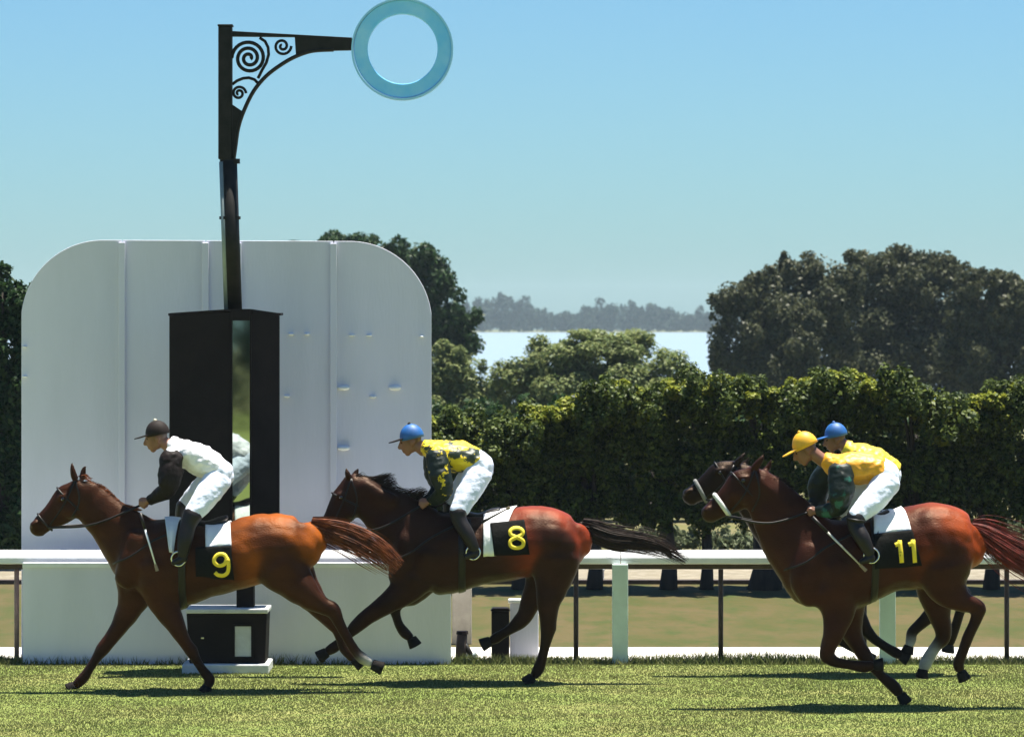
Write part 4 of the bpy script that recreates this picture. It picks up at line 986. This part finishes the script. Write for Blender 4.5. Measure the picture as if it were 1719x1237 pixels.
# ---- horse 11
Y11 = 28.7
c11, d11 = (.040, .011, .007), (.022, .008, .005)
GRY = (.36, .36, .35)
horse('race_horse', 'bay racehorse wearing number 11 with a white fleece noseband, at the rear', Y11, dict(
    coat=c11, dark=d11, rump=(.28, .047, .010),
    torso=[(1350, 972, 52, 36), (1385, 954, 74, 50), (1430, 946, 75, 60), (1485, 930, 66, 62), (1530, 920, 70, 62), (1568, 913, 71, 62), (1602, 911, 62, 56), (1628, 914, 42, 44), (1638, 910, 26, 26)],
    neck=[(1270, 818, 36, 16), (1290, 838, 42, 18), (1312, 868, 52, 23), (1338, 905, 62, 32), (1366, 936, 70, 44)],
    head=[(1268, 802, 23, 15), (1250, 818, 33, 16), (1230, 835, 27, 13.5), (1212, 848, 20, 11.5), (1196, 859, 17, 11.5), (1187, 863, 14, 11)],
    ears=[[(1266, 785, 6.5, 5, -.05), (1275, 773, 5.5, 4, -.055), (1282, 762, 1.6, 1.6, -.05)], [(1282, 795, 6.5, 5, .05), (1291, 784, 5.5, 4, .055), (1296, 772, 1.6, 1.6, .05)]],
    eye=(1247, 806),
    bulges=[[(1362, 925, 28, 18, -.13), (1352, 968, 30, 18, -.15), (1362, 1000, 24, 16, -.13)], [(1410, 950, 32, 20, -.19), (1404, 990, 28, 18, -.17)], [(1545, 892, 40, 18, -.13), (1592, 925, 40, 22, -.17), (1575, 960, 34, 20, -.15)],
            [(1232, 826, 15, 8, -.04), (1252, 832, 15, 8, -.05)], [(1612, 895, 30, 18, -.08), (1612, 928, 30, 18, -.08)], [(1275, 808, 10, 7, -.055), (1288, 822, 9, 7, -.065)], [(1186, 857, 8, 5, -.035)]],
    legs=[dict(pts=[(1400, 990, 44, 28), (1404, 1025, 30, 20), (1397, 1060, 19), (1388, 1082, 14), (1385, 1098, 13), (1400, 1108, 9.5), (1422, 1112, 8.5), (1446, 1116, 10), (1460, 1114, 8.5)], split=4, dy=-.14, hoof=((1464, 1113), (1479, 1112))),
          dict(pts=[(1420, 985, 44, 28), (1424, 1025, 32, 22), (1432, 1062, 20), (1444, 1086, 14), (1453, 1100, 13.5), (1467, 1119, 9.5), (1484, 1138, 9), (1502, 1153, 11), (1512, 1165, 9)], split=4, dy=.14, hoof=((1515, 1168), (1525, 1183))),
          dict(pts=[(1580, 950, 52, 38), (1590, 985, 36, 26), (1612, 1006, 20), (1632, 1013, 14), (1640, 1019, 13), (1633, 1040, 10), (1621, 1066, 9.5), (1611, 1094, 9), (1605, 1110, 10), (1607, 1120, 8.5)], split=4, dy=-.15, hoof=((1609, 1124), (1616, 1138))),
          dict(pts=[(1575, 955, 48, 36), (1574, 1000, 32, 24), (1581, 1035, 20), (1587, 1060, 15), (1586, 1074, 13), (1576, 1086, 10), (1566, 1100, 10), (1558, 1116, 11), (1554, 1124, 9)], split=5, dy=.15, c1=GRY, mid=d11, sock=1, hoof=((1553, 1126), (1551, 1140)))],
    straps=[[(1266, 788), (1248, 830), (1222, 862)], [(1268, 790), (1274, 828), (1262, 858)]], bit=(1218, 866), hand=(1358, 858), sag=14, noseband=(.60, 4.0, 'sheepskin'), brow=.2,
    cloth=dict(top=(1466, 1513), bot=(1462, 1524), py=(896, 888)),
    num=dict(top=(1461, 1525), bot=(1462, 1541), pyt=(896, 888), py=(950, 944), digits=[('1', 1497, 903, 1.0, .9), ('1', 1519, 902, 1.0, .93)], w=8),
    saddle=[(1432, 872, 6, 16), (1455, 878, 5, 18), (1476, 868, 7, 18), (1490, 858, 4, 15)], girth=(1458, 1470), tan_girth=False, pale_leather=True,
    breast=[(1315, 955), (1350, 940), (1385, 915), (1425, 895)], stirrup=((1438, 872), (1456, 916)),
    tail=[(1630, 884, 9), (1650, 893, 17), (1680, 912, 24), (1712, 932, 29), (1745, 950, 30), (1775, 972, 22)], ntail=1200, tail_mat='hair_red',
    mane=[([(1280, 790), (1310, 810), (1345, 845), (1375, 870)], 600, (.75, .2), 20, 4), ([(1264, 786), (1276, 784)], 60, (-.4, .6), 20, 3)], mane_mat='hair_dark'))
rider('person in a yellow cap and amber jersey with dark green sleeves riding horse 11', Y11, dict(
    head=(1353, 755), h=52, tilt=26, neck=(1384, 775), cap='cap_yellow', jersey='silk_amber', sleeve='silk_bottle', skin=(.22, .09, .05), collar='silk_amber', boot_top=True,
    torso=[(1388, 773, 14, 20), (1408, 783, 23, 38), (1436, 786, 28, 40), (1462, 786, 26, 37), (1482, 792, 23, 34)],
    pelvis=[(1474, 790, 25, 34), (1487, 798, 24, 36), (1491, 808, 19, 33)],
    arms=[dict(pts=[(1408, 788, 21), (1408, 820, 22), (1402, 848, 16), (1386, 855, 12), (1371, 857, 9)], dy=(-.17, -.21, -.22, -.15, -.10), hand=(1357, 858)),
          dict(pts=[(1398, 788, 21), (1380, 815, 21), (1376, 842, 16), (1366, 852, 12), (1358, 856, 9)], dy=(.17, .21, .22, .15, .10), hand=(1345, 859))],
    legs=[dict(pts=[(1487, 806, 25), (1463, 836, 22), (1432, 864, 16), (1430, 878, 13), (1440, 898, 12.5), (1452, 922, 9)], dy=(-.09, -.18, -.28, -.30, -.34, -.35), boot=2, foot=((1457, 931), (1438, 938))),
          dict(pts=[(1478, 804, 24), (1442, 834, 21), (1406, 862, 15), (1404, 876, 13), (1416, 898, 12.5), (1430, 922, 9)], dy=(.09, .18, .28, .30, .34, .35), boot=2, foot=((1435, 931), (1416, 938)))]))
whip('pale riding whip held low by the jockey on horse 11', Y11, (1358, 864), (1447, 953), -.32, M['whip'])

# ---- the horse galloping on the far side of horse 11
YB = 31.35
cB, dB = (.009, .005, .005), (.006, .004, .004)
k_ = YB/Y11
horse('race_horse', 'dark racehorse with a grey fleece noseband, half hidden behind horse 11', YB, dict(
    coat=cB, dark=dB,
    torso=[(1340, 950, 46, 34), (1372, 940, 66, 46), (1415, 935, 68, 54), (1465, 922, 60, 56), (1510, 916, 62, 56), (1548, 912, 62, 56), (1580, 910, 54, 50), (1600, 910, 36, 38), (1606, 908, 24, 24)],
    neck=[(1240, 806, 32, 15), (1262, 826, 38, 17), (1288, 852, 46, 21), (1318, 884, 55, 29), (1350, 920, 62, 40)],
    head=[(1234, 792, 21, 14), (1214, 802, 29, 14.5), (1194, 814, 24, 12), (1176, 824, 18, 10.5), (1162, 831, 15, 10.5), (1154, 834, 12.5, 10)],
    ears=[[(1236, 778, 6, 5, -.05), (1244, 768, 5, 4, -.055), (1250, 759, 1.5, 1.5, -.05)], [(1245, 785, 6, 5, .05), (1253, 776, 5, 4, .055), (1258, 767, 1.5, 1.5, .05)]],
    eye=(1208, 793), bulges=[[(1346, 930, 26, 16, -.13), (1340, 965, 26, 16, -.13)]],
    legs=[dict(pts=[(1395, 965, 38, 25), (1420, 1000, 24, 18), (1442, 1030, 14), (1455, 1058, 11.5), (1470, 1074, 9), (1490, 1088, 8), (1506, 1097, 9.5), (1513, 1101, 8)], split=3, dy=.12, hoof=((1515, 1102), (1527, 1108))),
          dict(pts=[(1390, 965, 38, 25), (1400, 1000, 25, 18), (1402, 1040, 16), (1404, 1066, 12), (1418, 1078, 8.5), (1436, 1088, 8), (1450, 1096, 9)], split=3, dy=-.12, hoof=((1453, 1098), (1462, 1106))),
          dict(pts=[(1560, 945, 44, 32), (1580, 985, 26, 20), (1600, 990, 14), (1616, 992, 12), (1612, 1012, 9), (1604, 1040, 8.5), (1594, 1068, 9), (1590, 1078, 8)], split=3, dy=-.13, hoof=((1590, 1080), (1588, 1092))),
          dict(pts=[(1560, 950, 44, 32), (1588, 995, 26, 20), (1576, 1022, 16), (1558, 1040, 12), (1546, 1051, 10), (1534, 1063, 9.5), (1532, 1075, 9.5), (1530, 1084, 8)], split=6, dy=.13, c1=WH, mid=dB, sock=1, hoof=((1529, 1086), (1525, 1098)))],
    straps=[[(1232, 780), (1212, 812), (1186, 834)], [(1234, 782), (1240, 816), (1226, 838)]], bit=(1184, 838), hand=(1376, 845), sag=12, noseband=(.60, 3.4, 'sheepskin_grey'), brow=.2,
    cloth=dict(top=(1448, 1496), bot=(1444, 1506), py=(890, 884)),
    saddle=[(1425, 868, 6, 15), (1446, 872, 5, 17), (1468, 866, 6, 17), (1480, 860, 4, 14)], girth=(1440, 1451),
    stirrup=((1436, 868), (1450, 912)),
    tail=[(1604, 885, 8), (1625, 892, 14), (1650, 905, 18), (1675, 925, 18), (1690, 950, 12)], ntail=500, tail_mat='hair_dark',
    mane=[([(1244, 786), (1280, 812), (1320, 846), (1352, 870)], 200, (.75, .2), 20, 4)], mane_mat='hair_dark'))
rider('person in a blue cap and lemon jersey riding the horse behind horse 11', YB, dict(
    head=(1403, 737), h=46, tilt=12, neck=(1420, 751), cap='cap_blue', jersey='silk_lemon', sleeve='silk_bottle', skin=(.22, .09, .05),
    torso=[(1423, 753, 12, 19), (1441, 762, 20, 34), (1464, 770, 22, 36), (1484, 780, 20, 33), (1498, 789, 18, 30)],
    pelvis=[(1488, 788, 18, 29), (1496, 796, 18, 30), (1498, 804, 15, 29)],
    arms=[dict(pts=[(1440, 768, 18), (1432, 795, 18), (1422, 820, 14), (1404, 832, 11), (1392, 840, 8)], dy=(-.17, -.2, -.2, -.14, -.09), hand=(1379, 845)),
          dict(pts=[(1436, 768, 18), (1424, 795, 18), (1412, 820, 14), (1398, 832, 11), (1388, 840, 8)], dy=(.17, .2, .2, .14, .09), hand=(1375, 846))],
    legs=[dict(pts=[(1490, 800, 20), (1464, 828, 19), (1434, 856, 14), (1430, 868, 11), (1438, 890, 11), (1448, 912, 8)], dy=(-.09, -.18, -.26, -.28, -.31, -.32), boot=2, foot=((1452, 920), (1435, 926))),
          dict(pts=[(1488, 800, 20), (1460, 828, 19), (1428, 856, 14), (1424, 868, 11), (1432, 890, 11), (1442, 912, 8)], dy=(.09, .18, .26, .28, .31, .32), boot=2, foot=((1446, 920), (1429, 926)))]))

# ------------------------------------------------------------------ air
hz = MB().box(-950, 950, -420, 2150, -1, 26).build('haze', None); tag(hz, kind='stuff')
hm = bpy.data.materials.new('haze_air'); hm.use_nodes = True; hn = hm.node_tree.nodes
hn.remove(hn['Principled BSDF'])
pv = hn.new('ShaderNodeVolumePrincipled'); pv.inputs['Color'].default_value = (.72, .90, 1, 1); pv.inputs['Density'].default_value = .00018; pv.inputs['Anisotropy'].default_value = 0.1
hm.node_tree.links.new(pv.outputs[0], hn['Material Output'].inputs['Volume'])
hz.data.materials.append(hm)
